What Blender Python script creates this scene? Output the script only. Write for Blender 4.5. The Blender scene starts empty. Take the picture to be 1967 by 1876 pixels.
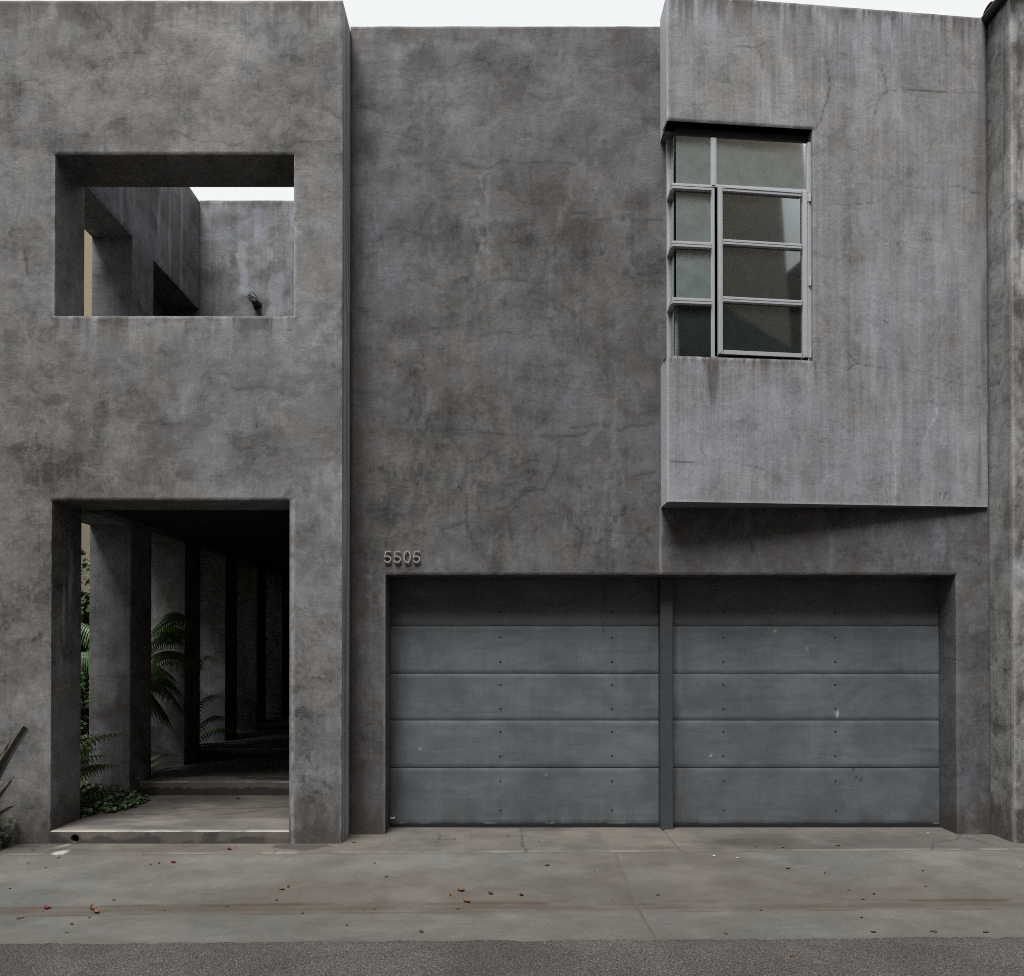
import bpy, bmesh, math, random
import numpy as np
from mathutils import Vector, Matrix

# ------------------------------------------------------------------ camera, sky, sun, exposure
scene = bpy.context.scene
COL = scene.collection
random.seed(7)
EYE = 1.717
F_PX, W_PX = 1400.0, 1967.0
PITCH = math.radians(0.44)

cam_data = bpy.data.cameras.new("camera")
cam_data.sensor_width = 36.0
cam_data.lens = F_PX / W_PX * 36.0
cam_data.shift_x = 0.0058
cam_data.shift_y = (307.0 - F_PX * math.tan(PITCH)) / W_PX
cam_data.clip_start = 0.05
cam_data.clip_end = 3000.0
cam = bpy.data.objects.new("camera", cam_data)
cam.location = (0.0, 0.0, EYE)
cam.rotation_euler = (math.pi / 2 + PITCH, 0.0, 0.0)
COL.objects.link(cam)
scene.camera = cam

SUN_EL, SUN_AZ = math.radians(63.0), math.radians(204.0)   # azimuth clockwise from +Y
world = bpy.data.worlds.new("World")
scene.world = world
world.use_nodes = True
wt = world.node_tree
wt.nodes.clear()
w_out = wt.nodes.new("ShaderNodeOutputWorld")
w_bg = wt.nodes.new("ShaderNodeBackground")
w_sky = wt.nodes.new("ShaderNodeTexSky")
w_sky.sky_type = 'NISHITA'
w_sky.sun_disc = False
w_sky.sun_elevation = SUN_EL
w_sky.sun_rotation = SUN_AZ
w_sky.air_density = 1.0
w_sky.dust_density = 4.0
w_sky.ozone_density = 1.0
w_bw = wt.nodes.new("ShaderNodeRGBToBW")          # an overcast sky: the clear sky's colour is spread out by the cloud layer
w_mix = wt.nodes.new("ShaderNodeMix")
w_mix.data_type = 'RGBA'
w_mix.inputs[0].default_value = 0.86
w_mix.inputs[7].default_value = (10.3, 10.55, 10.7, 1.0)
wt.links.new(w_sky.outputs[0], w_bw.inputs[0])
wt.links.new(w_bw.outputs[0], w_mix.inputs[6])
wt.links.new(w_mix.outputs[2], w_bg.inputs[0])
w_bg.inputs[1].default_value = 0.055
wt.links.new(w_bg.outputs[0], w_out.inputs[0])

sun_data = bpy.data.lights.new("sun", 'SUN')
sun_data.energy = 3.6
sun_data.angle = math.radians(28.0)
sun_data.color = (1.0, 0.988, 0.972)
sun = bpy.data.objects.new("sun", sun_data)
COL.objects.link(sun)
sd = Vector((math.sin(SUN_AZ) * math.cos(SUN_EL), math.cos(SUN_AZ) * math.cos(SUN_EL), math.sin(SUN_EL)))
sun.rotation_euler = sd.to_track_quat('Z', 'Y').to_euler()
sun.location = (0, -10, 20)

vs_ = scene.view_settings
vs_.view_transform = 'Standard'
vs_.look = 'None'
vs_.exposure = 0.84
vs_.gamma = 1.0
vs_.use_curve_mapping = False
scene.cycles.max_bounces = 8
scene.cycles.diffuse_bounces = 1
scene.cycles.transparent_max_bounces = 12
scene.cycles.pixel_filter_type = 'BLACKMAN_HARRIS'
scene.cycles.filter_width = 1.0
scene.cycles.use_denoising = False
scene.cycles.denoising_input_passes = 'RGB_ALBEDO_NORMAL'
scene.cycles.denoising_prefilter = 'NONE'

# ------------------------------------------------------------------ measured wall positions (metres)
Y0, YB, Y1, YG = 6.40, 6.858, 6.72, 6.99        # street front, its back, recessed wall, garage doors
XL, XR = -3.985, -1.873                         # jambs of the two openings
XP = -1.445                                     # right end of the left block
BAY0 = (1.430, 6.44)
BAY_K = 0.0846
BAY_T = math.atan(BAY_K)
BU = Vector((math.cos(BAY_T), math.sin(BAY_T), 0))
BN = Vector((math.sin(BAY_T), -math.cos(BAY_T), 0))
BAY_LEN = 3.020
ROAD_K = 0.0185                                 # the alley runs a degree off the house

def zc(z):
    return z + (z - EYE) ** 2 * .0012

ALB = .63                                       # the render on this house is a dark one

def ground_z(x, y):
    q = y - ROAD_K * x
    qs = [-50, 0.0, 4.43, 4.98, 5.06, 5.16, 6.15, 50]
    zs = [-0.06, -0.03, -0.06, -0.088, -0.09, -0.083, 0.0, 0.0]
    return np.interp(q, qs, zs)

# ------------------------------------------------------------------ numpy noise
def _hash(ix, iy, seed):
    h = (ix.astype(np.int64) * 374761393 + iy.astype(np.int64) * 668265263 + seed * 974634777) & 0xFFFFFFFF
    h = ((h ^ (h >> 13)) * 1274126177) & 0xFFFFFFFF
    return ((h ^ (h >> 16)) & 0xFFFFFF) / float(0xFFFFFF)

def vnoise(x, y, seed=0):
    x = np.asarray(x, float); y = np.asarray(y, float)
    ix = np.floor(x); iy = np.floor(y)
    fx = x - ix; fy = y - iy
    fx = fx * fx * (3 - 2 * fx); fy = fy * fy * (3 - 2 * fy)
    a = _hash(ix, iy, seed); b = _hash(ix + 1, iy, seed)
    c = _hash(ix, iy + 1, seed); d = _hash(ix + 1, iy + 1, seed)
    return (a * (1 - fx) + b * fx) * (1 - fy) + (c * (1 - fx) + d * fx) * fy

def fbm(x, y, seed=0, octs=4, gain=0.55):
    s = 0.0; amp = 1.0; tot = 0.0
    for o in range(octs):
        s = s + amp * vnoise(np.asarray(x) * 2 ** o, np.asarray(y) * 2 ** o, seed + o * 17)
        tot += amp; amp *= gain
    return s / tot

def sstep(a, b, x):
    t = np.clip((x - a) / (b - a), 0, 1)
    return t * t * (3 - 2 * t)

def line_dist(u, v, lines):
    d = np.full(u.shape, 9.0)
    for ln in lines:
        for (ax, ay), (bx, by) in zip(ln[:-1], ln[1:]):
            m = (u > min(ax, bx) - .12) & (u < max(ax, bx) + .12) & (v > min(ay, by) - .12) & (v < max(ay, by) + .12)
            if not m.any():
                continue
            dx, dy = bx - ax, by - ay
            L2 = dx * dx + dy * dy + 1e-9
            t = np.clip(((u[m] - ax) * dx + (v[m] - ay) * dy) / L2, 0, 1)
            d[m] = np.minimum(d[m], np.hypot(u[m] - ax - t * dx, v[m] - ay - t * dy))
    return d

# ------------------------------------------------------------------ shader helper
class Nodes:
    def __init__(self, name):
        self.mat = bpy.data.materials.new(name)
        self.mat.use_nodes = True
        self.t = self.mat.node_tree
        self.t.nodes.clear()
        self.out = self.new("ShaderNodeOutputMaterial")
    def new(self, kind):
        return self.t.nodes.new(kind)
    def put(self, sock, v):
        if isinstance(v, bpy.types.NodeSocket):
            self.t.links.new(v, sock)
        elif isinstance(v, (tuple, list)) and len(v) == 3 and sock.type == 'RGBA':
            sock.default_value = (*v, 1.0)
        else:
            sock.default_value = v
    def math(self, op, a, b=0.0, c=None, clamp=False):
        n = self.new("ShaderNodeMath"); n.operation = op; n.use_clamp = clamp
        self.put(n.inputs[0], a); self.put(n.inputs[1], b)
        if c is not None: self.put(n.inputs[2], c)
        return n.outputs[0]
    def add(self, a, b): return self.math('ADD', a, b)
    def mul(self, a, b, clamp=False): return self.math('MULTIPLY', a, b, clamp=clamp)
    def step(self, x, lo, hi, a=0.0, b=1.0):
        n = self.new("ShaderNodeMapRange"); n.interpolation_type = 'SMOOTHSTEP'
        self.put(n.inputs[0], x)
        n.inputs[1].default_value = lo; n.inputs[2].default_value = hi
        n.inputs[3].default_value = a; n.inputs[4].default_value = b
        return n.outputs[0]
    def mix(self, f, a, b, mode='MIX'):
        n = self.new("ShaderNodeMix"); n.data_type = 'RGBA'; n.blend_type = mode
        self.put(n.inputs[0], f); self.put(n.inputs[6], a); self.put(n.inputs[7], b)
        return n.outputs[2]
    def scale(self, col, f):
        n = self.new("ShaderNodeVectorMath"); n.operation = 'SCALE'
        self.put(n.inputs[0], col); self.put(n.inputs[3], f)
        return n.outputs[0]
    def vec(self, v, mul=(1, 1, 1), rot=(0, 0, 0), loc=(0, 0, 0)):
        n = self.new("ShaderNodeMapping")
        self.put(n.inputs[0], v)
        n.inputs[1].default_value = loc; n.inputs[2].default_value = rot; n.inputs[3].default_value = mul
        return n.outputs[0]
    def vadd(self, a, b):
        n = self.new("ShaderNodeVectorMath"); n.operation = 'ADD'
        self.put(n.inputs[0], a); self.put(n.inputs[1], b)
        return n.outputs[0]
    def noise(self, v, scale, detail=4.0, rough=0.55, dist=0.0, color=False):
        n = self.new("ShaderNodeTexNoise")
        self.put(n.inputs['Vector'], v)
        n.inputs['Scale'].default_value = scale; n.inputs['Detail'].default_value = detail
        n.inputs['Roughness'].default_value = rough; n.inputs['Distortion'].default_value = dist
        return n.outputs['Color' if color else 'Fac']
    def voronoi(self, v, scale, feature='F1', out='Distance'):
        n = self.new("ShaderNodeTexVoronoi"); n.feature = feature
        self.put(n.inputs['Vector'], v); n.inputs['Scale'].default_value = scale
        return n.outputs[out]
    def pos(self): return self.new("ShaderNodeNewGeometry").outputs['Position']
    def objc(self): return self.new("ShaderNodeTexCoord").outputs['Object']
    def gen(self): return self.new("ShaderNodeTexCoord").outputs['Generated']
    def attr(self, name):
        n = self.new("ShaderNodeAttribute"); n.attribute_name = name
        s = self.new("ShaderNodeSeparateColor")
        self.t.links.new(n.outputs['Color'], s.inputs[0])
        return s.outputs[0], s.outputs[1], s.outputs[2]
    def bump(self, h, strength, dist):
        n = self.new("ShaderNodeBump")
        n.inputs['Strength'].default_value = strength; n.inputs['Distance'].default_value = dist
        self.put(n.inputs['Height'], h)
        return n.outputs['Normal']
    def principled(self, col, rough=0.7, spec=0.3, metal=0.0, normal=None, **kw):
        b = self.new("ShaderNodeBsdfPrincipled")
        self.put(b.inputs['Base Color'], col); self.put(b.inputs['Roughness'], rough)
        b.inputs['Specular IOR Level'].default_value = spec
        self.put(b.inputs['Metallic'], metal)
        if normal is not None: self.put(b.inputs['Normal'], normal)
        for k, v in kw.items(): self.put(b.inputs[k], v)
        self.t.links.new(b.outputs[0], self.out.inputs[0])
        return b

def mat_concrete(name, warm=(0.235, 0.222, 0.208), cool=(0.205, 0.212, 0.232), mottle=1.0, streak=0.25, seed=0.0,
                 pale=(0.42, 0.43, 0.45), dirt=(0.045, 0.037, 0.033)):
    """hand-trowelled cement render: clouded tone, trowel sweeps, water streaks, grain; cracks and stains come from the mesh"""
    N = Nodes(name)
    p = N.vec(N.pos(), loc=(seed, seed * .7, seed * 1.3))
    big = N.noise(p, 0.55, 3, .5, .3)
    wcol = N.noise(p, 2.2, 4, .6, 0, color=True)
    pw = N.vadd(p, N.scale(wcol, .30))
    mid = N.noise(N.vec(pw, (1, 1, 1.25)), 1.5, 10, .66)
    patch = N.noise(pw, 4.2, 9, .68)
    smudge = N.noise(N.vec(pw, (.8, .8, 1.5), loc=(4, 2, 9)), 2.4, 12, .74)
    smudge2 = N.noise(N.vec(pw, (1.5, 1.5, .8), loc=(14, 2, 3)), 3.3, 12, .76)
    sw1 = N.noise(N.vec(pw, (2.6, 2.6, 14.0), (0, .5, .0)), 1.7, 7, .66)
    sw2 = N.noise(N.vec(pw, (13.0, 13.0, 2.6), (0, .3, .0)), 1.5, 7, .66)
    st = N.noise(N.vec(p, (11.0, 11.0, .38)), 1.0, 6, .62)
    st2 = N.noise(N.vec(p, (46.0, 46.0, .9)), 1.0, 5, .66)
    speck = N.noise(p, 26.0, 7, .78)
    fine = N.noise(p, 85.0, 4, .7)
    cool_f = N.step(N.add(N.mul(big, .5), N.mul(patch, .5)), .42, .60)
    cool_f = N.math('MULTIPLY', cool_f, N.step(st, .30, .60, .55, 1.0))
    col = N.mix(cool_f, warm, cool)
    craze_n = N.noise(N.vec(pw, loc=(7, 3, 1)), 2.3, 3, .55)
    craze = N.step(N.math('ABSOLUTE', N.add(craze_n, -.5)), .007, .0)
    craze = N.mul(craze, N.step(patch, .50, .60))
    scr_n = N.noise(N.vec(pw, (6.0, 6.0, 1.8), (0, .6, 0)), 2.0, 3, .5)
    scr = N.mul(N.step(N.math('ABSOLUTE', N.add(scr_n, -.5)), .008, .0), N.step(smudge, .50, .60))
    lum = N.add(1.06, N.mul(N.add(mid, -.5), 1.45 * mottle))
    lum = N.add(lum, N.mul(N.add(big, -.5), 1.25 * mottle))
    lum = N.add(lum, N.mul(N.add(patch, -.5), 1.2 * mottle))
    lum = N.add(lum, N.mul(N.step(smudge, .53, .66), -.42 * mottle))
    lum = N.add(lum, N.mul(N.step(smudge2, .46, .36), .24 * mottle))
    lum = N.add(lum, N.mul(N.step(sw1, .56, .68), -.16 * mottle))
    lum = N.add(lum, N.mul(N.step(sw2, .44, .34), .18 * mottle))
    lap1 = N.noise(N.vec(pw, (1, 1, 1.3), loc=(31, 5, 2)), 1.9, 9, .64)
    lap2 = N.noise(N.vec(pw, (1.3, 1.3, .9), loc=(3, 25, 12)), 5.2, 8, .66)
    lum = N.add(lum, N.mul(N.step(lap1, .50, .525), -.17 * mottle))
    lum = N.add(lum, N.mul(N.step(lap2, .455, .435), .15 * mottle))
    lum = N.add(lum, N.mul(N.step(lap2, .565, .59), -.17 * mottle))
    lum = N.add(lum, N.mul(craze, -.42)); lum = N.add(lum, N.mul(scr, .30))
    lum = N.add(lum, N.mul(N.add(st, -.5), 1.8 * streak))
    lum = N.add(lum, N.mul(N.add(st2, -.5), 1.7 * streak))
    lum = N.add(lum, N.mul(N.add(speck, -.5), .9))
    lum = N.add(lum, N.mul(N.add(fine, -.5), .80))
    lum = N.math('MAXIMUM', lum, .26)
    col = N.scale(col, N.mul(lum, ALB))
    crack, stain, white = N.attr("wear")
    stain_n = N.mul(stain, N.step(speck, .25, .6, .55, 1.0), clamp=True)
    col = N.mix(stain_n, col, dirt)
    col = N.mix(N.mul(crack, .85, clamp=True), col, (0.028, 0.026, 0.026))
    col = N.mix(N.mul(white, N.step(fine, .3, .6, .7, 1.0), clamp=True), col, pale)
    h = N.add(N.mul(sw1, .5), N.mul(sw2, .35))
    h = N.add(h, N.mul(smudge, .5)); h = N.add(h, N.mul(N.step(lap2, .44, .50), .12)); h = N.add(h, N.mul(fine, .10)); h = N.add(h, N.mul(speck, .2))
    rough = N.step(mid, .35, .65, .82, .60)
    N.principled(col, rough, .28, normal=N.bump(h, .35, .012))
    return N.mat

def mat_paving(name, tone=(0.30, 0.285, 0.255), tone2=(0.25, 0.255, 0.245), dirt=(0.07, 0.055, 0.042), seed=0.0):
    N = Nodes(name)
    p = N.vec(N.pos(), loc=(seed, seed, 0))
    big = N.noise(p, .8, 5, .6, .6)
    mid = N.noise(p, 3.2, 8, .65, .5)
    broom = N.noise(N.vec(p, (1.6, 22.0, 1.0)), 2.0, 5, .65)
    sand = N.noise(p, 95.0, 4, .75)
    peb = N.voronoi(p, 130.0)
    col = N.mix(N.step(big, .38, .62), tone, tone2)
    lum = N.add(1.0, N.mul(N.add(mid, -.5), .75))
    lum = N.add(lum, N.mul(N.add(broom, -.5), .35))
    lum = N.add(lum, N.mul(N.add(sand, -.5), .95))
    lum = N.add(lum, N.mul(N.step(peb, .12, .02), .35))
    worn = N.step(N.add(N.mul(N.noise(p, 26.0, 5, .7), .6), N.mul(mid, .4)), .50, .66)
    lum = N.add(lum, N.mul(worn, .12))
    lum = N.math('MAXIMUM', lum, .3)
    col = N.scale(col, N.mul(lum, .60))
    crack, stain, white = N.attr("wear")
    col = N.mix(N.mul(stain, N.step(sand, .25, .6, .65, 1.0), clamp=True), col, dirt)
    col = N.mix(N.mul(white, .9, clamp=True), col, (0.52, 0.50, 0.46))
    col = N.mix(N.mul(crack, .92, clamp=True), col, (0.03, 0.026, 0.022))
    h = N.add(N.mul(sand, .5), N.mul(broom, .3))
    N.principled(col, .82, .25, normal=N.bump(h, .5, .006))
    return N.mat

def mat_asphalt():
    N = Nodes("asphalt")
    p = N.pos()
    v = N.voronoi(p, 165.0, out='Color')
    s = N.new("ShaderNodeSeparateColor"); N.t.links.new(v, s.inputs[0])
    d = N.voronoi(p, 165.0)
    v2 = N.voronoi(N.vec(p, loc=(3, 5, 0)), 210.0, out='Color')
    s2 = N.new("ShaderNodeSeparateColor"); N.t.links.new(v2, s2.inputs[0])
    stone = N.mix(N.step(s.outputs[0], .1, 1.0), (0.085, 0.078, 0.071), (0.175, 0.161, 0.147))
    stone = N.mix(N.step(s.outputs[1], .84, .9), stone, (0.022, 0.021, 0.022))
    stone = N.mix(N.step(s.outputs[2], .93, .97), stone, (0.28, 0.25, 0.22))
    stone = N.scale(stone, N.add(.72, N.mul(s2.outputs[0], .5)))
    col = N.mix(N.step(d, .45, .72), stone, (0.048, 0.043, 0.040))
    big = N.noise(p, 1.3, 5, .6, .4)
    col = N.scale(col, N.step(big, .3, .7, 1.0 * .60, 1.55 * .60))
    h = N.add(N.step(d, .75, .1), N.mul(N.noise(p, 60.0, 3), .6))
    N.principled(col, .85, .3, normal=N.bump(h, .8, .006))
    return N.mat

def mat_door(name="door_paint"):
    N = Nodes(name)
    p = N.pos()
    a = N.noise(p, 1.6, 6, .6, .6)
    b = N.noise(N.vec(p, (1.0, 1.0, 3.2)), 2.6, 7, .62, .8)
    vst = N.noise(N.vec(p, (30.0, 30.0, .8)), 1.0, 4, .6)
    fine = N.noise(p, 170.0, 3, .6)
    brush = N.noise(N.vec(p, (1.2, 1.2, 90.0)), 1.0, 3, .6)
    col = N.mix(N.step(a, .36, .64), (0.086, 0.100, 0.113), (0.120, 0.137, 0.152))
    lum = N.add(1.0, N.mul(N.add(b, -.5), 1.1))
    lum = N.add(lum, N.mul(N.add(vst, -.5), .22))
    lum = N.add(lum, N.mul(N.add(fine, -.5), .28)); lum = N.add(lum, N.mul(N.add(brush, -.5), .22))
    col = N.scale(col, N.mul(lum, ALB * 1.18))
    crack, stain, white = N.attr("wear")
    col = N.mix(N.mul(stain, .9, clamp=True), col, (0.040, 0.036, 0.032))
    col = N.mix(crack, col, (0.015, 0.015, 0.016))
    col = N.mix(white, col, (0.5, 0.52, 0.53))
    h = N.add(N.mul(b, 1.0), N.mul(fine, .08))
    N.principled(col, N.step(b, .3, .7, .62, .42), .4, normal=N.bump(h, .12, .02))
    return N.mat

def mat_plain(name, col, rough=.6, spec=.4, metal=0.0, var=.25, scale=30.0, bump=0.0, bdist=.004):
    N = Nodes(name)
    p = N.objc()
    n = N.noise(p, scale, 5, .6)
    c = N.scale(N.mix(0.0, col, col), N.add(1.0 - var / 2, N.mul(n, var)))
    N.principled(c, rough, spec, metal, normal=N.bump(n, bump, bdist) if bump else None)
    return N.mat

def mat_leaf(name, a, b, rough=.45, scale=6.0, trans=0.12):
    N = Nodes(name)
    n = N.noise(N.pos(), scale, 4, .6)
    inf = N.new("ShaderNodeObjectInfo").outputs['Random']
    col = N.mix(N.step(N.add(N.mul(n, .7), N.mul(inf, .3)), .3, .65), a, b)
    bs = N.principled(col, rough, .3)
    tr = N.new("ShaderNodeBsdfTranslucent"); N.put(tr.inputs[0], col)
    mx = N.new("ShaderNodeMixShader"); mx.inputs[0].default_value = trans
    N.t.links.new(bs.outputs[0], mx.inputs[1]); N.t.links.new(tr.outputs[0], mx.inputs[2])
    N.t.links.new(mx.outputs[0], N.out.inputs[0])
    return N.mat

def mat_glass(name, film=.5):
    """window glass with a dusty film that thins towards the top rail"""
    N = Nodes(name)
    g = N.gen()
    sx = N.new("ShaderNodeSeparateXYZ"); N.t.links.new(g, sx.inputs[0])
    p = N.pos()
    n1 = N.noise(p, 70.0, 4, .7); n2 = N.noise(p, 7.0, 4, .6)
    edge = N.add(sx.outputs[2], N.mul(N.add(n1, -.5), .32))
    edge = N.add(edge, N.mul(N.add(n2, -.5), .25))
    f = N.mul(N.step(edge, .98, .72), film)
    f = N.mul(f, N.step(n2, .25, .75, .8, 1.15))
    tr = N.new("ShaderNodeBsdfTransparent"); tr.inputs[0].default_value = (.60, .66, .64, 1)
    df = N.new("ShaderNodeBsdfDiffuse"); df.inputs[0].default_value = (.26, .31, .30, 1)
    m1 = N.new("ShaderNodeMixShader"); N.put(m1.inputs[0], f)
    N.t.links.new(tr.outputs[0], m1.inputs[1]); N.t.links.new(df.outputs[0], m1.inputs[2])
    gl = N.new("ShaderNodeBsdfGlossy"); gl.inputs['Roughness'].default_value = .035
    gl.inputs[0].default_value = (.9, .95, .95, 1)
    fr = N.new("ShaderNodeFresnel"); fr.inputs[0].default_value = 1.5
    m2 = N.new("ShaderNodeMixShader")
    N.put(m2.inputs[0], N.add(N.mul(fr.outputs[0], 1.3), .05))
    N.t.links.new(m1.outputs[0], m2.inputs[1]); N.t.links.new(gl.outputs[0], m2.inputs[2])
    N.t.links.new(m2.outputs[0], N.out.inputs[0])
    return N.mat

# ------------------------------------------------------------------ object helpers
def world_loc(o):
    v = Vector((0, 0, 0))
    while o is not None:
        v = v + o.location
        o = o.parent
    return v

def tag(o, label=None, category=None, group=None, kind=None):
    if label: o["label"] = label
    if category: o["category"] = category
    if group: o["group"] = group
    if kind: o["kind"] = kind
    return o

def empty(name, loc):
    o = bpy.data.objects.new(name, None)
    o.location = loc
    o.empty_display_size = .2
    COL.objects.link(o)
    return o

def link(o, parent):
    COL.objects.link(o)
    if parent is not None:
        o.parent = parent
    return o

def add_mesh(name, verts, faces, mat, parent=None, loc=None, smooth=False, wear=None):
    """verts in world space; the object's origin is at its parent's (or at loc)"""
    base = world_loc(parent) if parent is not None else Vector((0, 0, 0))
    o_loc = Vector(loc) - base if loc is not None else Vector((0, 0, 0))
    off = np.array(base + o_loc)
    V = np.asarray(verts, float).reshape(-1, 3) - off
    me = bpy.data.meshes.new(name)
    if isinstance(faces, np.ndarray):
        nf = len(faces)
        me.vertices.add(len(V)); me.vertices.foreach_set("co", V.reshape(-1).astype(np.float32))
        me.loops.add(nf * 4); me.loops.foreach_set("vertex_index", faces.reshape(-1).astype(np.int32))
        me.polygons.add(nf); me.polygons.foreach_set("loop_start", np.arange(0, nf * 4, 4, dtype=np.int32))
        me.update(calc_edges=True)
    else:
        me.from_pydata(V.tolist(), [], faces)
    if smooth:
        me.polygons.foreach_set("use_smooth", np.ones(len(me.polygons), bool))
    if wear is not None:
        at = me.color_attributes.new("wear", 'FLOAT_COLOR', 'POINT')
        at.data.foreach_set("color", np.asarray(wear, np.float32).reshape(-1))
    me.update()
    if mat: me.materials.append(mat)
    o = bpy.data.objects.new(name, me)
    o.location = o_loc
    return link(o, parent)

class Geo:
    """collects boxes, tubes and loose faces into one mesh"""
    def __init__(self): self.v = []; self.f = []
    def raw(self, vs, fs):
        b = len(self.v); self.v += [tuple(p) for p in vs]; self.f += [tuple(i + b for i in q) for q in fs]; return self
    def box(self, x0, x1, y0, y1, z0, z1, fn=None):
        c = [(x, y, z) for z in (z0, z1) for y in (y0, y1) for x in (x0, x1)]
        if fn: c = [tuple(fn(*p)) for p in c]
        return self.raw(c, [(0, 2, 3, 1), (4, 5, 7, 6), (0, 1, 5, 4), (2, 6, 7, 3), (0, 4, 6, 2), (1, 3, 7, 5)])
    def tube(self, pts, r, n=8, cap=True):
        pts = [Vector(p) for p in pts]
        rs = r if isinstance(r, (list, tuple)) else [r] * len(pts)
        rings = []
        up = Vector((0.13, .31, .94))
        for i, p in enumerate(pts):
            a = pts[max(i - 1, 0)]; b = pts[min(i + 1, len(pts) - 1)]
            d = (b - a).normalized()
            s = d.cross(up)
            if s.length < 1e-4: s = d.cross(Vector((1, 0, 0)))
            s.normalize(); t = s.cross(d)
            rings.append([p + (s * math.cos(k * 2 * math.pi / n) + t * math.sin(k * 2 * math.pi / n)) * rs[i] for k in range(n)])
        vs = [q for r_ in rings for q in r_]
        fs = [(i * n + k, i * n + (k + 1) % n, (i + 1) * n + (k + 1) % n, (i + 1) * n + k) for i in range(len(pts) - 1) for k in range(n)]
        if cap:
            fs.append(tuple(range(n))[::-1]); fs.append(tuple((len(pts) - 1) * n + k for k in range(n)))
        return self.raw(vs, fs)
    def lathe(self, o, axis, prof, n=20):
        """prof: (distance along axis, radius)"""
        o = Vector(o); ax = Vector(axis).normalized()
        s = ax.cross(Vector((0, 0, 1)));
        if s.length < 1e-4: s = Vector((1, 0, 0))
        s.normalize(); t = s.cross(ax)
        vs = [o + ax * d + (s * math.cos(2 * math.pi * k / n) + t * math.sin(2 * math.pi * k / n)) * r for d, r in prof for k in range(n)]
        fs = [(i * n + k, i * n + (k + 1) % n, (i + 1) * n + (k + 1) % n, (i + 1) * n + k) for i in range(len(prof) - 1) for k in range(n)]
        return self.raw(vs, fs)
    def build(self, name, mat, parent=None, loc=None, smooth=False, bevel=0.0):
        o = add_mesh(name, self.v, self.f, mat, parent, loc, smooth)
        if bevel:
            bm = bmesh.new(); bm.from_mesh(o.data)
            es = [e for e in bm.edges if e.is_manifold and e.calc_face_angle(0) > .6]
            bmesh.ops.bevel(bm, geom=es, offset=bevel, segments=1, affect='EDGES')
            bm.to_mesh(o.data); bm.free()
        return o

def cuts(a, b, h, extra=()):
    xs = sorted({round(v, 5) for v in [a, b, *[e for e in extra if a < e < b]]})
    out = []
    for p, q in zip(xs[:-1], xs[1:]):
        n = max(1, int(round((q - p) / h)))
        out += list(np.linspace(p, q, n, endpoint=False))
    return np.array(out + [xs[-1]])

class Sheet:
    """dense grids with a wear attribute (crack, stain, pale) merged into one mesh"""
    def __init__(self): self.V = []; self.F = []; self.W = []; self.n = 0
    def grid(self, P, mask=None, wear=None):
        nu, nv = P.shape[:2]
        idx = np.arange(nu * nv).reshape(nu, nv)
        q = np.stack([idx[:-1, :-1], idx[1:, :-1], idx[1:, 1:], idx[:-1, 1:]], -1)
        q = q[mask] if mask is not None else q.reshape(-1, 4)
        self.V.append(P.reshape(-1, 3)); self.F.append(q.reshape(-1, 4) + self.n)
        w = np.zeros((nu * nv, 4)) if wear is None else np.concatenate([wear.reshape(-1, 3), np.ones((nu * nv, 1))], 1)
        self.W.append(w); self.n += nu * nv
    def build(self, name, mat, parent=None):
        V = np.concatenate(self.V); F = np.concatenate(self.F); W = np.concatenate(self.W)
        used = np.zeros(len(V), bool); used[F.reshape(-1)] = True
        remap = np.cumsum(used) - 1
        return add_mesh(name, V[used], remap[F], mat, parent, smooth=True, wear=W[used])

def arris(P):
    """how far a worn edge is set back, from the point's own position"""
    s = P[..., 0] + P[..., 1]
    return .004 + .008 * fbm(s * 9, P[..., 2] * 9, 5, 3)

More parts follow.
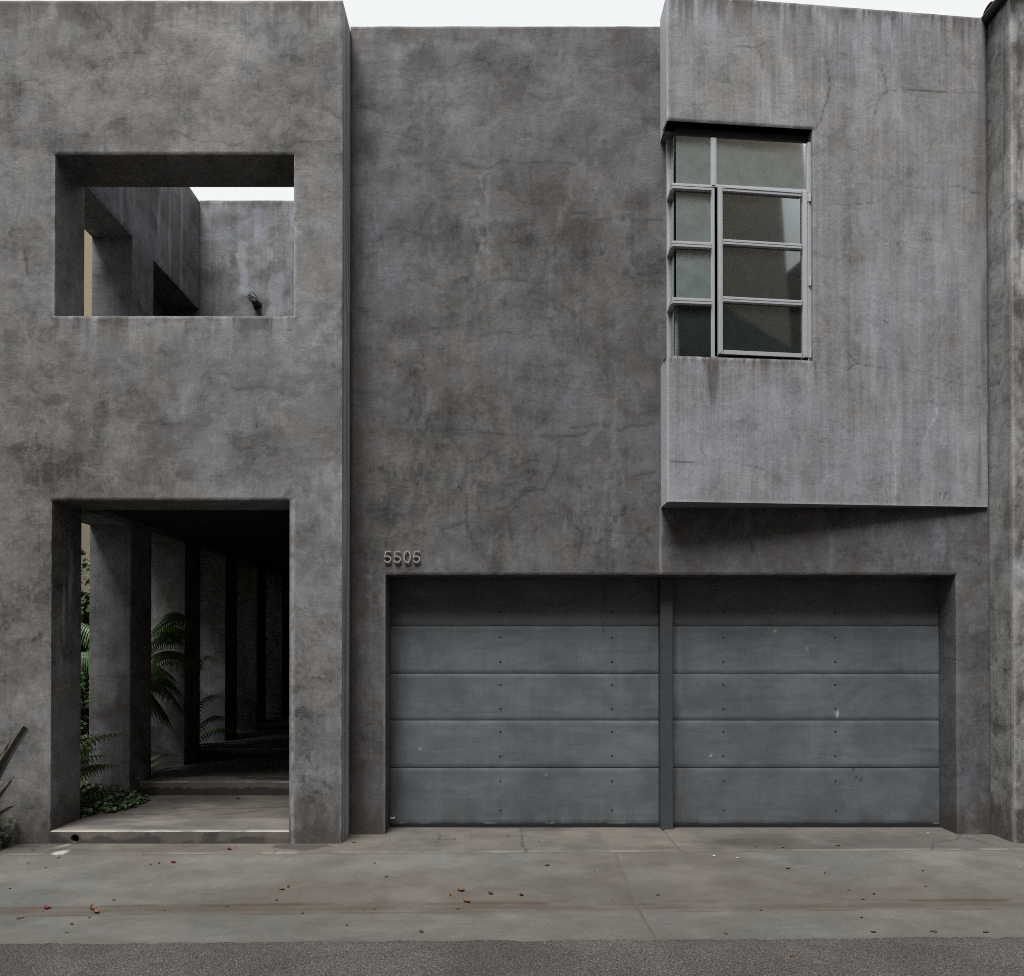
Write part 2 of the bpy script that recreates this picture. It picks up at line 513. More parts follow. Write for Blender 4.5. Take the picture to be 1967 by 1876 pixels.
def wall(sheet, O, U, n, thick, u0, u1, z0, z1, holes=(), h=.016, hr=.03, wear=None, amp=1.0, back=True, ends=(1, 1), hole_depth=None, top=True):
    """one rendered wall: front grid with openings, reveals, back, ends; O origin, U along, n outward"""
    O = np.array(O, float); U = np.array(U, float); n = np.array(n, float); Z = np.array([0, 0, 1.0])
    hu = [v for a in holes for v in a[:2]]; hz = [v for a in holes for v in a[2:]]
    us = cuts(u0, u1, h, hu); vs = cuts(z0, z1, h, hz)
    uu, vv = np.meshgrid(us, vs, indexing='ij')
    P = O + uu[..., None] * U + vv[..., None] * Z
    cu = (us[:-1] + us[1:]) / 2; cv = (vs[:-1] + vs[1:]) / 2
    mask = np.ones((len(cu), len(cv)), bool)
    edge = np.minimum(np.minimum(uu - u0, u1 - uu), np.minimum(np.where(vv > z0 + .02, 1, 1), z1 - vv))
    for a, b, c, d in holes:
        mask &= ~((cu[:, None] > a) & (cu[:, None] < b) & (cv[None] > c) & (cv[None] < d))
        du = np.maximum(np.maximum(a - uu, uu - b), 0); dv = np.maximum(np.maximum(c - vv, vv - d), 0)
        edge = np.minimum(edge, np.hypot(du, dv))
    s = uu
    w = wear(P, uu, vv) if wear else np.zeros(uu.shape + (3,))
    wave = amp * (.0045 * (fbm(s * 1.3, vv * 1.3, 3, 3) - .5) + .0022 * (fbm(s * 6, vv * 6, 9, 3) - .5)) * np.clip(edge / .15, 0, 1)
    disp = wave - .0009 * np.clip(w[..., 0], 0, 1)
    disp = np.where(edge < 1e-4, -arris(P), disp)
    sheet.grid(P + disp[..., None] * n, mask, w)
    def strip(u_a, u_b, z_a, z_b, dp, wear_on=True):
        if abs(u_a - u_b) < 1e-6: ts = vs[(vs >= z_a - 1e-6) & (vs <= z_b + 1e-6)]; E = O + u_a * U + ts[:, None] * Z; uu_ = np.full(len(ts), u_a); vv_ = ts
        else: ts = us[(us >= u_a - 1e-6) & (us <= u_b + 1e-6)]; E = O + ts[:, None] * U + z_a * Z; uu_ = ts; vv_ = np.full(len(ts), z_a)
        ds = np.linspace(0, 1, max(2, int(dp / hr) + 1))
        a0 = arris(E)
        D = a0[:, None] + (dp - a0[:, None]) * ds[None]
        Q = E[:, None, :] - D[..., None] * n
        sheet.grid(Q, None, wear(Q, uu_[:, None] + 0 * D, vv_[:, None] + 0 * D) if wear and wear_on else None)
    hd = thick if hole_depth is None else hole_depth
    for a, b, c, d in holes:
        if a > u0 + 1e-6: strip(a, a, c, d, hd)
        if b < u1 - 1e-6: strip(b, b, c, d, hd)
        if c > z0 + 1e-6: strip(a, b, c, c, hd)
        if d < z1 - 1e-6: strip(a, b, d, d, hd)
    if ends[0]: strip(u0, u0, z0, z1, thick)
    if ends[1]: strip(u1, u1, z0, z1, thick)
    if top: strip(u0, u1, z1, z1, thick)
    if back:
        bu = cuts(u0, u1, 9, hu); bz = cuts(z0, z1, 9, hz)
        a, b = np.meshgrid(bu, bz, indexing='ij')
        Pb = O - n * thick + a[..., None] * U + b[..., None] * Z
        c1 = (bu[:-1] + bu[1:]) / 2; c2 = (bz[:-1] + bz[1:]) / 2
        mb = np.ones((len(c1), len(c2)), bool)
        for p, q, r, t in holes:
            mb &= ~((c1[:, None] > p) & (c1[:, None] < q) & (c2[None] > r) & (c2[None] < t))
        sheet.grid(Pb, mb)

# ------------------------------------------------------------------ traced cracks (x, z) on each wall and litter (kind, x, y), metres
CRACK_MID = [[(-0.521, 3.667), (-0.452, 3.581), (-0.366, 3.486), (-0.322, 3.425), (-0.317, 3.321), (-0.328, 3.183), (-0.357, 3.079), (-0.362, 2.993), (-0.369, 2.872)], [(-0.322, 3.425), (-0.21, 3.46), (-0.106, 3.529), (-0.02, 3.572), (0.058, 3.641), (0.04, 3.658), (-0.037, 3.689), (-0.158, 3.702), (-0.245, 3.702)], [(0.04, 3.662), (0.187, 3.662), (0.343, 3.667), (0.481, 3.658), (0.637, 3.676), (0.792, 3.719)], [(-0.357, 2.984), (-0.262, 2.976), (-0.158, 2.988), (-0.02, 3.005), (0.058, 3.045), (0.118, 3.105), (0.187, 3.149), (0.274, 3.178), (0.343, 3.175), (0.429, 3.105), (0.533, 3.01), (0.637, 2.95), (0.688, 2.907), (0.709, 2.82), (0.688, 2.717), (0.663, 2.596)], [(0.343, 3.175), (0.395, 3.252), (0.464, 3.365), (0.498, 3.442), (0.51, 3.598)], [(0.688, 2.91), (0.775, 2.976), (0.861, 3.054), (0.965, 3.149), (1.051, 3.235), (1.155, 3.295), (1.293, 3.321), (1.38, 3.335)], [(-0.608, 2.812), (-0.504, 2.846), (-0.374, 2.869), (-0.331, 2.786), (-0.296, 2.682)], [(0.006, 2.993), (0.023, 2.872), (0.058, 2.699)], [(1.086, 3.598), (1.086, 3.391), (1.089, 3.252)], [(0.982, 2.406), (0.999, 2.544), (1.086, 2.63), (1.19, 2.725), (1.267, 2.768), (1.328, 2.803)], [(0.913, 2.803), (1.051, 2.777), (1.267, 2.765), (1.328, 2.665)], [(0.602, 3.753), (0.758, 3.774), (0.913, 3.762), (1.051, 3.727), (1.12, 3.771), (1.362, 3.797)], [(-0.262, 4.6), (-0.141, 4.621), (-0.003, 4.635), (0.17, 4.621), (0.343, 4.604)], [(-0.711, 4.678), (-0.573, 4.678), (-0.4, 4.643), (-0.262, 4.597)], [(-0.089, 4.341), (0.101, 4.332), (0.308, 4.306), (0.533, 4.341)], [(-1.42, 4.082), (-1.195, 4.064), (-1.109, 3.995), (-0.953, 4.013)], [(-1.351, 2.976), (-1.16, 2.976), (-1.005, 2.967), (-0.919, 2.872)], [(-0.435, 6.224), (-0.331, 6.155), (-0.158, 6.172), (-0.037, 6.233), (0.187, 6.207), (0.395, 6.224), (0.637, 6.207)], [(-1.212, 6.458), (-0.988, 6.463), (-0.78, 6.414), (-0.59, 6.38)], [(-1.126, 5.602), (-0.919, 5.576), (-0.78, 5.55), (-0.677, 5.524), (-0.538, 5.49)], [(-0.789, 5.55), (-0.78, 5.637), (-0.728, 5.775), (-0.659, 5.844)], [(0.775, 5.68), (0.913, 5.689), (1.051, 5.706), (1.19, 5.68), (1.431, 5.671)], [(0.464, 5.706), (0.602, 5.732), (0.74, 5.74)], [(0.222, 6.864), (0.343, 6.803), (0.481, 6.794), (0.654, 6.846)], [(-0.746, 7.382), (-0.538, 7.382), (-0.366, 7.347), (-0.124, 7.347), (0.032, 7.296)], [(-0.176, 5.118), (0.015, 5.118), (0.222, 5.101)], [(0.256, 6.224), (0.213, 6.138), (0.256, 6.0), (0.256, 5.792), (0.248, 5.637)]]
CRACK_LEFT = [[(-4.032, 6.289), (-3.95, 6.248), (-3.785, 6.232), (-3.621, 6.232), (-3.472, 6.237), (-3.39, 6.265), (-3.324, 6.227), (-3.226, 6.224), (-3.127, 6.248), (-3.061, 6.276), (-3.012, 6.256), (-2.946, 6.289), (-2.864, 6.248), (-2.748, 6.194), (-2.6, 6.191), (-2.518, 6.182), (-2.419, 6.141), (-2.337, 6.166), (-2.296, 6.199), (-2.189, 6.204), (-2.09, 6.191), (-1.991, 6.149), (-1.942, 6.133), (-1.86, 6.182), (-1.728, 6.191)], [(-2.353, 3.442), (-2.255, 3.484), (-2.139, 3.492), (-2.008, 3.442), (-1.876, 3.451), (-1.728, 3.442)], [(-2.238, 4.537), (-2.156, 4.537), (-2.09, 4.504), (-1.876, 4.52)], [(-2.658, 3.311), (-2.633, 3.36), (-2.534, 3.401)], [(-3.291, 3.706), (-3.127, 3.698), (-2.995, 3.689), (-2.798, 3.706), (-2.699, 3.665)]]
CRACK_BAY = [[(2.869, 7.142), (2.896, 7.042), (2.913, 6.942), (2.94, 6.826), (2.913, 6.688), (2.869, 6.584), (2.843, 6.48), (2.781, 6.392)], [(3.474, 6.796), (3.563, 6.811), (3.599, 6.839), (3.653, 6.812), (3.762, 6.817), (3.943, 6.826), (4.125, 6.829), (4.382, 6.841)], [(3.42, 7.014), (3.465, 6.898), (3.474, 6.796), (3.402, 6.723), (3.366, 6.584)], [(2.834, 6.353), (2.975, 6.337), (3.064, 6.3), (3.152, 6.247), (3.313, 6.181), (3.402, 6.11), (3.492, 6.055), (3.563, 5.974), (3.653, 5.946), (3.762, 5.926), (3.943, 5.937), (4.125, 5.965), (4.271, 5.922), (4.382, 5.911)], [(3.563, 5.974), (3.492, 5.876), (3.402, 5.777), (3.188, 5.748), (2.975, 5.727), (2.799, 5.726)], [(1.947, 7.104), (2.119, 7.109), (2.257, 7.111), (2.327, 7.159)], [(2.257, 7.111), (2.301, 7.014), (2.327, 6.848)], [(2.869, 4.58), (2.975, 4.551), (3.028, 4.477), (3.099, 4.395), (3.161, 4.321), (3.17, 4.295), (3.081, 4.224), (2.975, 4.271), (2.816, 4.291)], [(3.17, 4.295), (3.313, 4.275), (3.474, 4.255), (3.726, 4.256), (3.87, 4.201), (4.052, 4.156), (4.271, 4.129), (4.382, 4.107)], [(1.453, 3.363), (1.776, 3.371), (1.947, 3.386), (2.05, 3.369), (2.223, 3.339), (2.327, 3.3), (2.414, 3.243), (2.536, 3.178)], [(1.725, 3.511), (1.767, 3.429), (1.784, 3.371)]]
WHITE_BAY = [[(3.934, 3.911), (3.952, 3.886), (3.907, 3.79), (3.861, 3.721), (3.825, 3.617)], [(3.509, 3.659), (3.536, 3.472), (3.542, 3.012)]]
LITTER = [('p', -2.356, 6.211), ('b', -2.321, 6.26), ('b', -4.014, 6.195), ('w', -3.987, 6.293), ('b', -3.845, 5.877), ('b', -3.641, 5.779), ('b', -3.667, 5.991), ('b', -2.849, 5.848), ('b', -2.794, 5.881), ('p', -2.685, 5.893), ('b', -3.026, 6.087), ('B', -1.652, 5.377), ('b', -1.616, 5.424), ('b', -2.785, 5.185), ('P', -3.17, 5.049), ('B', -2.857, 5.05), ('B', -2.793, 4.976), ('B', -3.236, 4.867), ('b', -2.817, 4.739), ('g', -2.758, 4.591), ('b', -2.779, 4.876), ('b', -3.654, 5.379), ('b', -2.348, 5.019), ('b', -1.944, 5.086), ('b', -1.631, 5.189), ('b', -1.382, 4.96), ('b', -1.027, 4.714), ('k', -0.532, 4.595), ('b', -0.909, 5.048), ('b', -1.06, 5.888), ('g', -0.918, 5.613), ('B', -0.333, 5.354), ('B', -0.114, 5.309), ('B', -0.281, 5.176), ('b', -0.404, 5.281), ('b', -0.332, 5.049), ('R', -1.341, 6.427), ('b', -0.463, 6.55), ('b', 0.019, 6.659), ('k', -1.291, 4.253), ('k', 0.33, 5.85), ('t', 0.696, 5.733), ('B', 0.109, 5.283), ('g', 1.099, 5.287), ('b', 0.295, 6.462), ('B', 2.881, 6.342), ('b', 2.153, 6.293), ('w', 1.727, 6.06), ('w', 1.907, 6.014), ('g', 2.38, 6.276), ('k', 2.238, 5.792), ('b', 2.487, 5.698), ('b', 2.522, 5.383), ('b', 2.674, 5.311), ('b', 3.125, 5.442), ('b', 3.277, 5.743), ('b', 2.551, 5.221), ('b', 1.75, 5.02), ('g', 2.37, 4.873), ('k', 2.299, 4.578), ('k', 2.683, 4.586), ('k', 3.004, 4.576), ('B', 1.651, 4.202), ('k', 1.008, 4.045), ('k', 1.154, 4.319), ('b', 1.369, 4.551), ('w', 4.103, 5.832), ('w', 3.902, 6.752)]

# ------------------------------------------------------------------ materials
M = {
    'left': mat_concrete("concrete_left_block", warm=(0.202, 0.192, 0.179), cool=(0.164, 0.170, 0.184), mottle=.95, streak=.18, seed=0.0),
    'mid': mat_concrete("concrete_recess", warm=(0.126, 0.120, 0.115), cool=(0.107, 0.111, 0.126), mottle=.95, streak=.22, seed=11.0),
    'bay': mat_concrete("concrete_bay", warm=(0.284, 0.276, 0.270), cool=(0.246, 0.258, 0.290), mottle=.50, streak=.40, seed=23.0),
    'court': mat_concrete("concrete_court", warm=(0.205, 0.198, 0.190), cool=(0.215, 0.230, 0.262), mottle=.8, streak=.40, seed=37.0, pale=(.36, .39, .44)),
    'neigh': mat_concrete("render_neighbour", warm=(0.330, 0.320, 0.305), cool=(0.290, 0.294, 0.300), mottle=1.1, streak=.30, seed=51.0),
    'ceiling': mat_plain("soffit_shade_dark", (.022, .020, .019), .8, .2, var=.5, scale=3),  # the passage ceiling's deep shade is put into this colour
    'step': mat_paving("step_concrete", (0.165, 0.145, 0.122), (0.125, 0.110, 0.094), dirt=(.025, .024, .024), seed=3.0),
    'apron': mat_paving("apron_concrete", (0.160, 0.143, 0.122), (0.122, 0.117, 0.106), dirt=(.035, .029, .025), seed=8.0),
    'gutter': mat_paving("gutter_concrete", (0.148, 0.138, 0.119), (0.126, 0.125, 0.113), dirt=(.050, .036, .027), seed=21.0),
    'asphalt': mat_asphalt(),
    'door': mat_door(),
    'steel': mat_plain("dark_painted_steel", (.034, .038, .042), .5, .4, var=.5, scale=14, bump=.1),
    'rubber': mat_plain("black_rubber", (.012, .012, .013), .8, .2),
    'bolt': mat_plain("rusty_bolt", (.035, .028, .024), .6, .4),
    'alu': mat_plain("window_aluminium", (.40, .41, .43), .36, .5, metal=.40, var=.22, scale=9),
    'glass': mat_glass("window_glass_film", .46),
    'glass_clear': mat_glass("window_glass_clear", .05),
    'number': mat_plain("number_metal", (.42, .40, .37), .4, .5, metal=.5, var=.2),
    'room': mat_plain("room_plaster", (.30, .31, .31), .9, .1, var=.1, scale=3),
    'paper': mat_plain("paper", (.62, .63, .58), .8, .2, var=.08),
    'ink': mat_plain("ink", (.03, .03, .03), .8, .2),
    'cream': mat_plain("cream_shingle", (.62, .52, .37), .85, .15, var=.35, scale=60, bump=.5),
    'brown': mat_plain("brown_stucco", (.36, .30, .245), .9, .15, var=.3, scale=4),
    'roofdark': mat_plain("dark_shingle_roof", (.055, .06, .062), .8, .2, var=.4, scale=8),
    'tile': mat_plain("clay_tile", (.42, .15, .06), .75, .25, var=.5, scale=20),
    'gutter_metal': mat_plain("green_black_metal", (.012, .020, .020), .4, .45, var=.4),
    'soil': mat_plain("soil", (.035, .027, .02), .95, .1, var=.6, scale=30, bump=.6, bdist=.02),
    'fern': mat_leaf("fern_green", (.032, .070, .012), (.060, .112, .020)),
    'fern_dark': mat_leaf("fern_dark", (.022, .050, .014), (.045, .085, .022)),
    'ivy': mat_leaf("ground_cover_green", (.016, .034, .010), (.036, .064, .018), scale=30),
    'flax': mat_leaf("flax_leaf", (.010, .010, .008), (.022, .019, .014), rough=.4, scale=9, trans=.03),
    'flax_pale': mat_leaf("flax_leaf_pale", (.045, .047, .034), (.085, .082, .06), rough=.4, scale=9, trans=.05),
    'trunk': mat_plain("fern_trunk", (.045, .032, .022), .95, .1, var=.7, scale=25, bump=.8, bdist=.02),
    'lf_brown': mat_leaf("dry_leaf_brown", (.055, .026, .014), (.120, .062, .030), rough=.6, scale=40),
    'lf_dark': mat_leaf("dry_leaf_dark", (.026, .018, .014), (.06, .040, .028), rough=.7, scale=40),
    'lf_red': mat_leaf("dry_leaf_red", (.13, .032, .015), (.19, .055, .02), rough=.6, scale=40),
    'lf_green': mat_leaf("fresh_leaf_bit", (.05, .075, .02), (.09, .12, .035), rough=.5, scale=40),
    'lf_pink': mat_leaf("magenta_bract", (.13, .008, .055), (.20, .018, .10), rough=.6, scale=40, trans=.25),
    'lf_white': mat_plain("white_scrap", (.45, .44, .42), .8, .2, var=.1),
}
# lamp glass
N_ = Nodes("lamp_glass"); N_.principled((.75, .77, .76), .08, .5, **{'Transmission Weight': .55, 'IOR': 1.45}); M['lampglass'] = N_.mat

# ------------------------------------------------------------------ the setting: ground, alley, paving
g = Geo(); g.raw([(-400, -400, -.22), (400, -400, -.22), (400, 400, -.22), (-400, 400, -.22)], [(0, 1, 2, 3)])
tag(g.build("ground", M['soil']), "bare earth under the alley and the houses", None, None, "structure")

def qy(q, x): return q + ROAD_K * x

# asphalt of the alley, one sheet, its ragged edge lapping the gutter
sh = Sheet()
xs = cuts(-60, 60, 3.0, ()); xs = np.array(sorted(set(list(xs) + list(np.linspace(-6, 6, 400)))))
qs = np.array([-3.6, 0, 2.5, 3.6, 4.1, 4.3, 4.38, 4.42, 4.435])
X, Q = np.meshgrid(xs, qs, indexing='ij')
jag = (fbm(X * 7, 0 * X, 4, 4) - .5) * .05 + (vnoise(X * 60, 0 * X, 8) - .5) * .012
Q2 = Q + jag * np.clip((Q - 4.0) / .43, 0, 1)
Zr = np.interp(Q, [-4, 1.0, 4.30, 4.42, 4.435], [-.05, -.035, -.051, -.0535, -.060])
P = np.stack([X, qy(Q2, X), Zr], -1)
sh.grid(P[:, ::1])
tag(sh.build("alley_road", M['asphalt']), "dark speckled asphalt of the alley", None, None, "structure")

def paving_wear(P, kind):
    x, y = P[..., 0], P[..., 1]; q = y - ROAD_K * x
    w = np.zeros(P.shape[:2] + (3,))
    if kind == 'gutter':
        wob = (fbm(x * 1.2, 0 * x, 31, 4) - .5) * .10
        band = np.exp(-((q - 5.075 + wob) / .075) ** 2)
        line1 = np.exp(-((q - 5.14 + wob * .6) / .016) ** 2) * sstep(.36, .50, fbm(x * 2.2, x * 0, 7, 3))
        line2 = np.exp(-((q - 4.985 + wob * .4) / .012) ** 2) * sstep(.44, .58, fbm(x * 1.6, x * 0, 9, 3))
        w[..., 1] = .85 * band * (.55 + .6 * fbm(x * 3, q * 8, 12, 4)) + .85 * line1 + .8 * line2
        blot = sstep(.44, .76, fbm(x * .7, q * 1.5, 41, 5)) * .38 + sstep(.46, .74, fbm(x * 5, q * 8, 43, 5)) * .22
        w[..., 1] += blot * (q > 5.15)
        w[..., 1] += .35 * np.exp(-((q - 4.45) / .03) ** 2) * fbm(x * 9, q * 9, 44, 3)
        w[..., 2] = .05 * sstep(.48, .80, fbm(x * 1.4, q * 3, 51, 5))
        for xa, ya, xb, yb in ():
            w[..., 2] += .4 * (line_dist(x, y, [[(xa, ya), (xb, yb)]]) < .008)
    elif kind == 'apron':
        w[..., 1] = .45 * sstep(.52, .72, fbm(x * .9 + 3, q * 2.4, 61, 5)) + .25 * sstep(.5, .75, fbm(x * 5, q * 7, 63, 4))
        # oil stain in front of the right door and rust at the left base
        w[..., 1] += .45 * np.exp(-((x - 2.15) / .35) ** 2 - ((q - 6.45) / .22) ** 2) * (.5 + fbm(x * 6, q * 6, 64, 4))
        w[..., 1] += .55 * np.exp(-((x - 3.35) / .55) ** 2 - ((q - 6.4) / .28) ** 2) * (.4 + fbm(x * 6, q * 6, 65, 4))
        wet = (fbm(x * 7, q * 16, 66, 4) + .55 - np.hypot((x + 1.78) / .22, (q - 6.335) / .10) * .62)
        w[..., 1] += .8 * sstep(.36, .44, wet)
        w[..., 1] += .5 * np.exp(-((x + 4.0) / .35) ** 2) * (q < 6.45)
        w[..., 2] += .5 * sstep(.5, .62, fbm(x * 12, q * 5, 70, 3)) * np.exp(-((x + 3.72) / .13) ** 2)
        w[..., 2] += .18 * np.exp(-((q - 6.165) / .012) ** 2) * sstep(.45, .6, fbm(x * 3, x * 0, 71, 3))
        cr = line_dist(x + (fbm(x * 9, y * 9, 72, 3) - .5) * .05, y, [[(.135, 6.95), (.15, 6.5), (.16, 6.1)], [(-.62, 6.95), (-.60, 6.4)],
                       [(4.18, 6.72), (4.05, 6.55), (3.75, 6.42), (3.62, 6.22)], [(4.18, 6.66), (4.2, 6.42), (4.32, 6.22)], [(-1.87, 6.42), (-1.95, 6.13)]])
        w[..., 0] = .8 * sstep(.011, .003, cr)
        w[..., 1] += .5 * sstep(.66, .80, (6.72 - y) * 0 + np.clip(1 - np.abs(y - 6.98) / .1, 0, 1))
    return w

def slab(name, parent, x0, x1, q0, q1, mat, kind, h, ragged=True):
    s = Sheet()
    xs = cuts(x0, x1, h); qs = cuts(q0, q1, min(h, .022), (4.98, 5.06, 5.16))
    X, Q = np.meshgrid(xs, qs, indexing='ij')
    Yw = qy(Q, X) if kind == 'gutter' else np.where(Q < 6.3, qy(Q, X), Q + ROAD_K * X * np.clip((6.6 - Q) / .3, 0, 1))
    Zw = ground_z(X, Yw)
    ed = np.minimum(np.minimum(X - x0, x1 - X), np.minimum(Q - q0, q1 - Q))
    jx = (fbm(X * 14, Yw * 14, 81, 4) - .5)
    Zw = Zw + .003 * (fbm(X * 2, Yw * 2, 80, 3) - .5) - np.where(ed < 1e-5, .006 + .012 * (jx + .3).clip(0, 1), 0)
    Yw = Yw + np.where(ed < 1e-5, jx * .012, 0) * (np.abs(Q - q0) + 0 < 1e-5)
    Pg = np.stack([X, Yw, Zw], -1)
    s.grid(Pg, None, paving_wear(Pg, kind))
    # slab edges, 8 cm deep
    for sl in (np.s_[0, :], np.s_[-1, :], np.s_[:, 0], np.s_[:, -1]):
        e = Pg[sl]; lo = e.copy(); lo[:, 2] -= .08
        s.grid(np.stack([e, lo], 1))
    return s.build(name, mat, parent)

gut = empty("gutter", (0, 5.2, -.09)); tag(gut, "sloping concrete apron and gutter along the alley", None, None, "structure")
for a, b, h in ((-40, -6.2, 1.0), (-6.196, .9185, .022), (.9215, 6.2, .022), (6.206, 40, 1.0)):
    slab("slab", gut, a, b, 4.40, 6.145, M['gutter'], 'gutter', h)
g = Geo()
for k_ in range(12):
    q0_ = 4.42 + k_ * .144
    y0_, y1_ = qy(q0_, .92), qy(q0_ + .1442, .92)
    g.raw([(.912, y0_, ground_z(.92, y0_) - .007), (.928, y0_, ground_z(.92, y0_) - .007), (.928, y1_, ground_z(.92, y1_) - .007), (.912, y1_, ground_z(.92, y1_) - .007)], [(0, 1, 2, 3)])
g.build("joint_filler", mat_plain("joint_dirt", (.075, .063, .050), .95, .1, var=.8, scale=60), gut)
g = Geo(); g.raw([(-6.2, qy(6.13, -6.2), -.009), (6.2, qy(6.13, 6.2), -.009), (6.2, qy(6.17, 6.2), -.009), (-6.2, qy(6.17, -6.2), -.009)], [(0, 1, 2, 3)])
g.build("joint_filler", bpy.data.materials["joint_dirt"], gut)
drv = empty("driveway", (0, 6.5, 0)); tag(drv, "strip of concrete paving at the foot of the house", None, None, "structure")
for a, b in ((-9.2, 1.486), (1.490, 6.2)):
    slab("slab", drv, a, b, 6.156, 7.05, M['apron'], 'apron', .022)

# ------------------------------------------------------------------ the house
house = empty("concrete_house", (0, 6.6, 0))
tag(house, "two-storey grey concrete house with twin garage doors and corner window", "house")

def top_drip(x, z, top, seed, reach=.35, amt=.9):
    d = np.clip(top - z, 0, 9)
    s = .65 * fbm(x * 13, z * .5, seed, 4) + .35 * fbm(x * 42, z * 1.2, seed + 3, 3)
    L = reach * np.clip((s - .38) * 4.0, .06, 1.6)
    return amt * sstep(1.0, .15, d / L) * (d < 1.2) * (.55 + .45 * fbm(x * 30, z * 14, seed + 9, 3))

def base_dirt(x, z, seed, hgt=.45):
    n = .62 * fbm(x * 3.1, z * 2.2, seed, 5) + .38 * fbm(x * 17, z * 6, seed + 5, 4)
    return .82 * sstep(.40, .66, n + .26 - z / hgt * .42)

def wear_left(P, u, z):
    x, y = P[..., 0], P[..., 1]
    w = np.zeros(u.shape + (3,))
    front = y < Y0 + .02
    xs = x + np.where(front, 0, y)
    jx = xs + (fbm(xs * 9, z * 9, 101, 3) - .5) * .03
    jz = z + (fbm(xs * 9, z * 9, 104, 3) - .5) * .03
    d = line_dist(jx, jz, CRACK_LEFT)
    brk = .30 + .7 * sstep(.42, .60, fbm(xs * 5, z * 5, 105, 3))
    w[..., 0] = np.where(front, (.80 * sstep(.009, .002, d) + .16 * sstep(.03, .0, d)) * brk, 0)
    w[..., 0] += np.where(front, .85 * sstep(.011, .004, line_dist(x + .01 * (vnoise(x * 40, z * 40, 3) - .5), z, [[(-4.245, 5.22), (-4.225, 5.10), (-4.222, 5.02)], [(-4.25, 5.21), (-4.245, 5.12)], [(-2.185, 3.71), (-2.19, 3.66)], [(-3.62, 6.72), (-3.55, 6.62)]])), 0)
    st = top_drip(xs, z, 7.445, 111, .42, .95)
    st += .55 * np.exp(-((x + 4.22) / .035) ** 2) * sstep(7.05, 7.4, z)
    m = front & (x > XL - .02) & (x < XR + .03)
    st += np.where(m, top_drip(x, np.where(z < 4.67, z, 0), 4.652, 121, .22, .95), 0)
    st += np.where(front, .42 * np.exp(-((z - 3.72) / .42) ** 2) * sstep(.46, .60, fbm(x * 2.4, z * 5.5, 132, 6)), 0)
    st += base_dirt(xs, z, 131, .42)
    sw = fbm(xs * 1.6, z * 2.4, 141, 5)
    st += .30 * sstep(.54, .68, sw) * sstep(.40, .58, fbm(xs * 9, z * 12, 142, 4))
    # a scuffed fan of dirt low on the pier and a smear beside the door
    fan = np.exp(-((x + 1.70) / .075) ** 2) * sstep(.28, .12, z) * (.4 + .9 * vnoise((x + 1.70) / np.clip(.5 - z, .2, 1) * 38, z * 4, 7))
    st += np.where(front, .75 * fan, 0)
    st += np.where(front, .5 * np.exp(-((x + 1.66) / .17) ** 2 - ((z - 1.53) / .07) ** 2) * sstep(.40, .62, fbm(x * 14, z * 20, 151, 4)), 0)
    w[..., 1] = st
    pl = .16 * sstep(.56, .72, fbm(xs * 1.3 + 5, z * 1.6, 161, 5)) * sstep(.35, .6, fbm(xs * 16, z * 9, 162, 4))
    # pale runs on the left jamb of the doorway
    jamb = (~front) & (np.abs(x - XL) < .03) & (z < 3.02)
    run = sstep(.10, .02, np.abs(y - 6.62 - .05 * np.sin(z * 3))) * sstep(.45, .62, fbm(y * 22, z * 1.4, 171, 4)) * sstep(1.3, 1.7, z) * sstep(2.95, 2.3, z)
    pl += np.where(jamb, .5 * run, 0)
    edge = np.where((z > 4.63) & (z < 6.06) | (z < 3.02), np.minimum(np.abs(x - XL), np.abs(x - XR)), 9.0)
    pl += np.where(front, .38 * sstep(.026, .0, edge) * sstep(.3, .6, fbm(x * 20, z * 12, 163, 3)) + .34 * sstep(.026, .0, np.abs(x - XP)) * sstep(.3, .6, fbm(x * 20, z * 7, 164, 3)) + .20 * (x > XL) * (x < XR) * sstep(4.25, 4.6, z) * (z < 4.63) * sstep(.42, .62, fbm(x * 11, z * .8, 165, 4)), 0)
    pl += np.where((~front) & (np.abs(x - XP) < .03), .30 + .45 * sstep(.36, .62, fbm(y * 30, z * .7, 166, 4)), 0)  # pier's return face paled in colour to make up for missing light
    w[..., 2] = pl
    return np.clip(w, 0, 1)

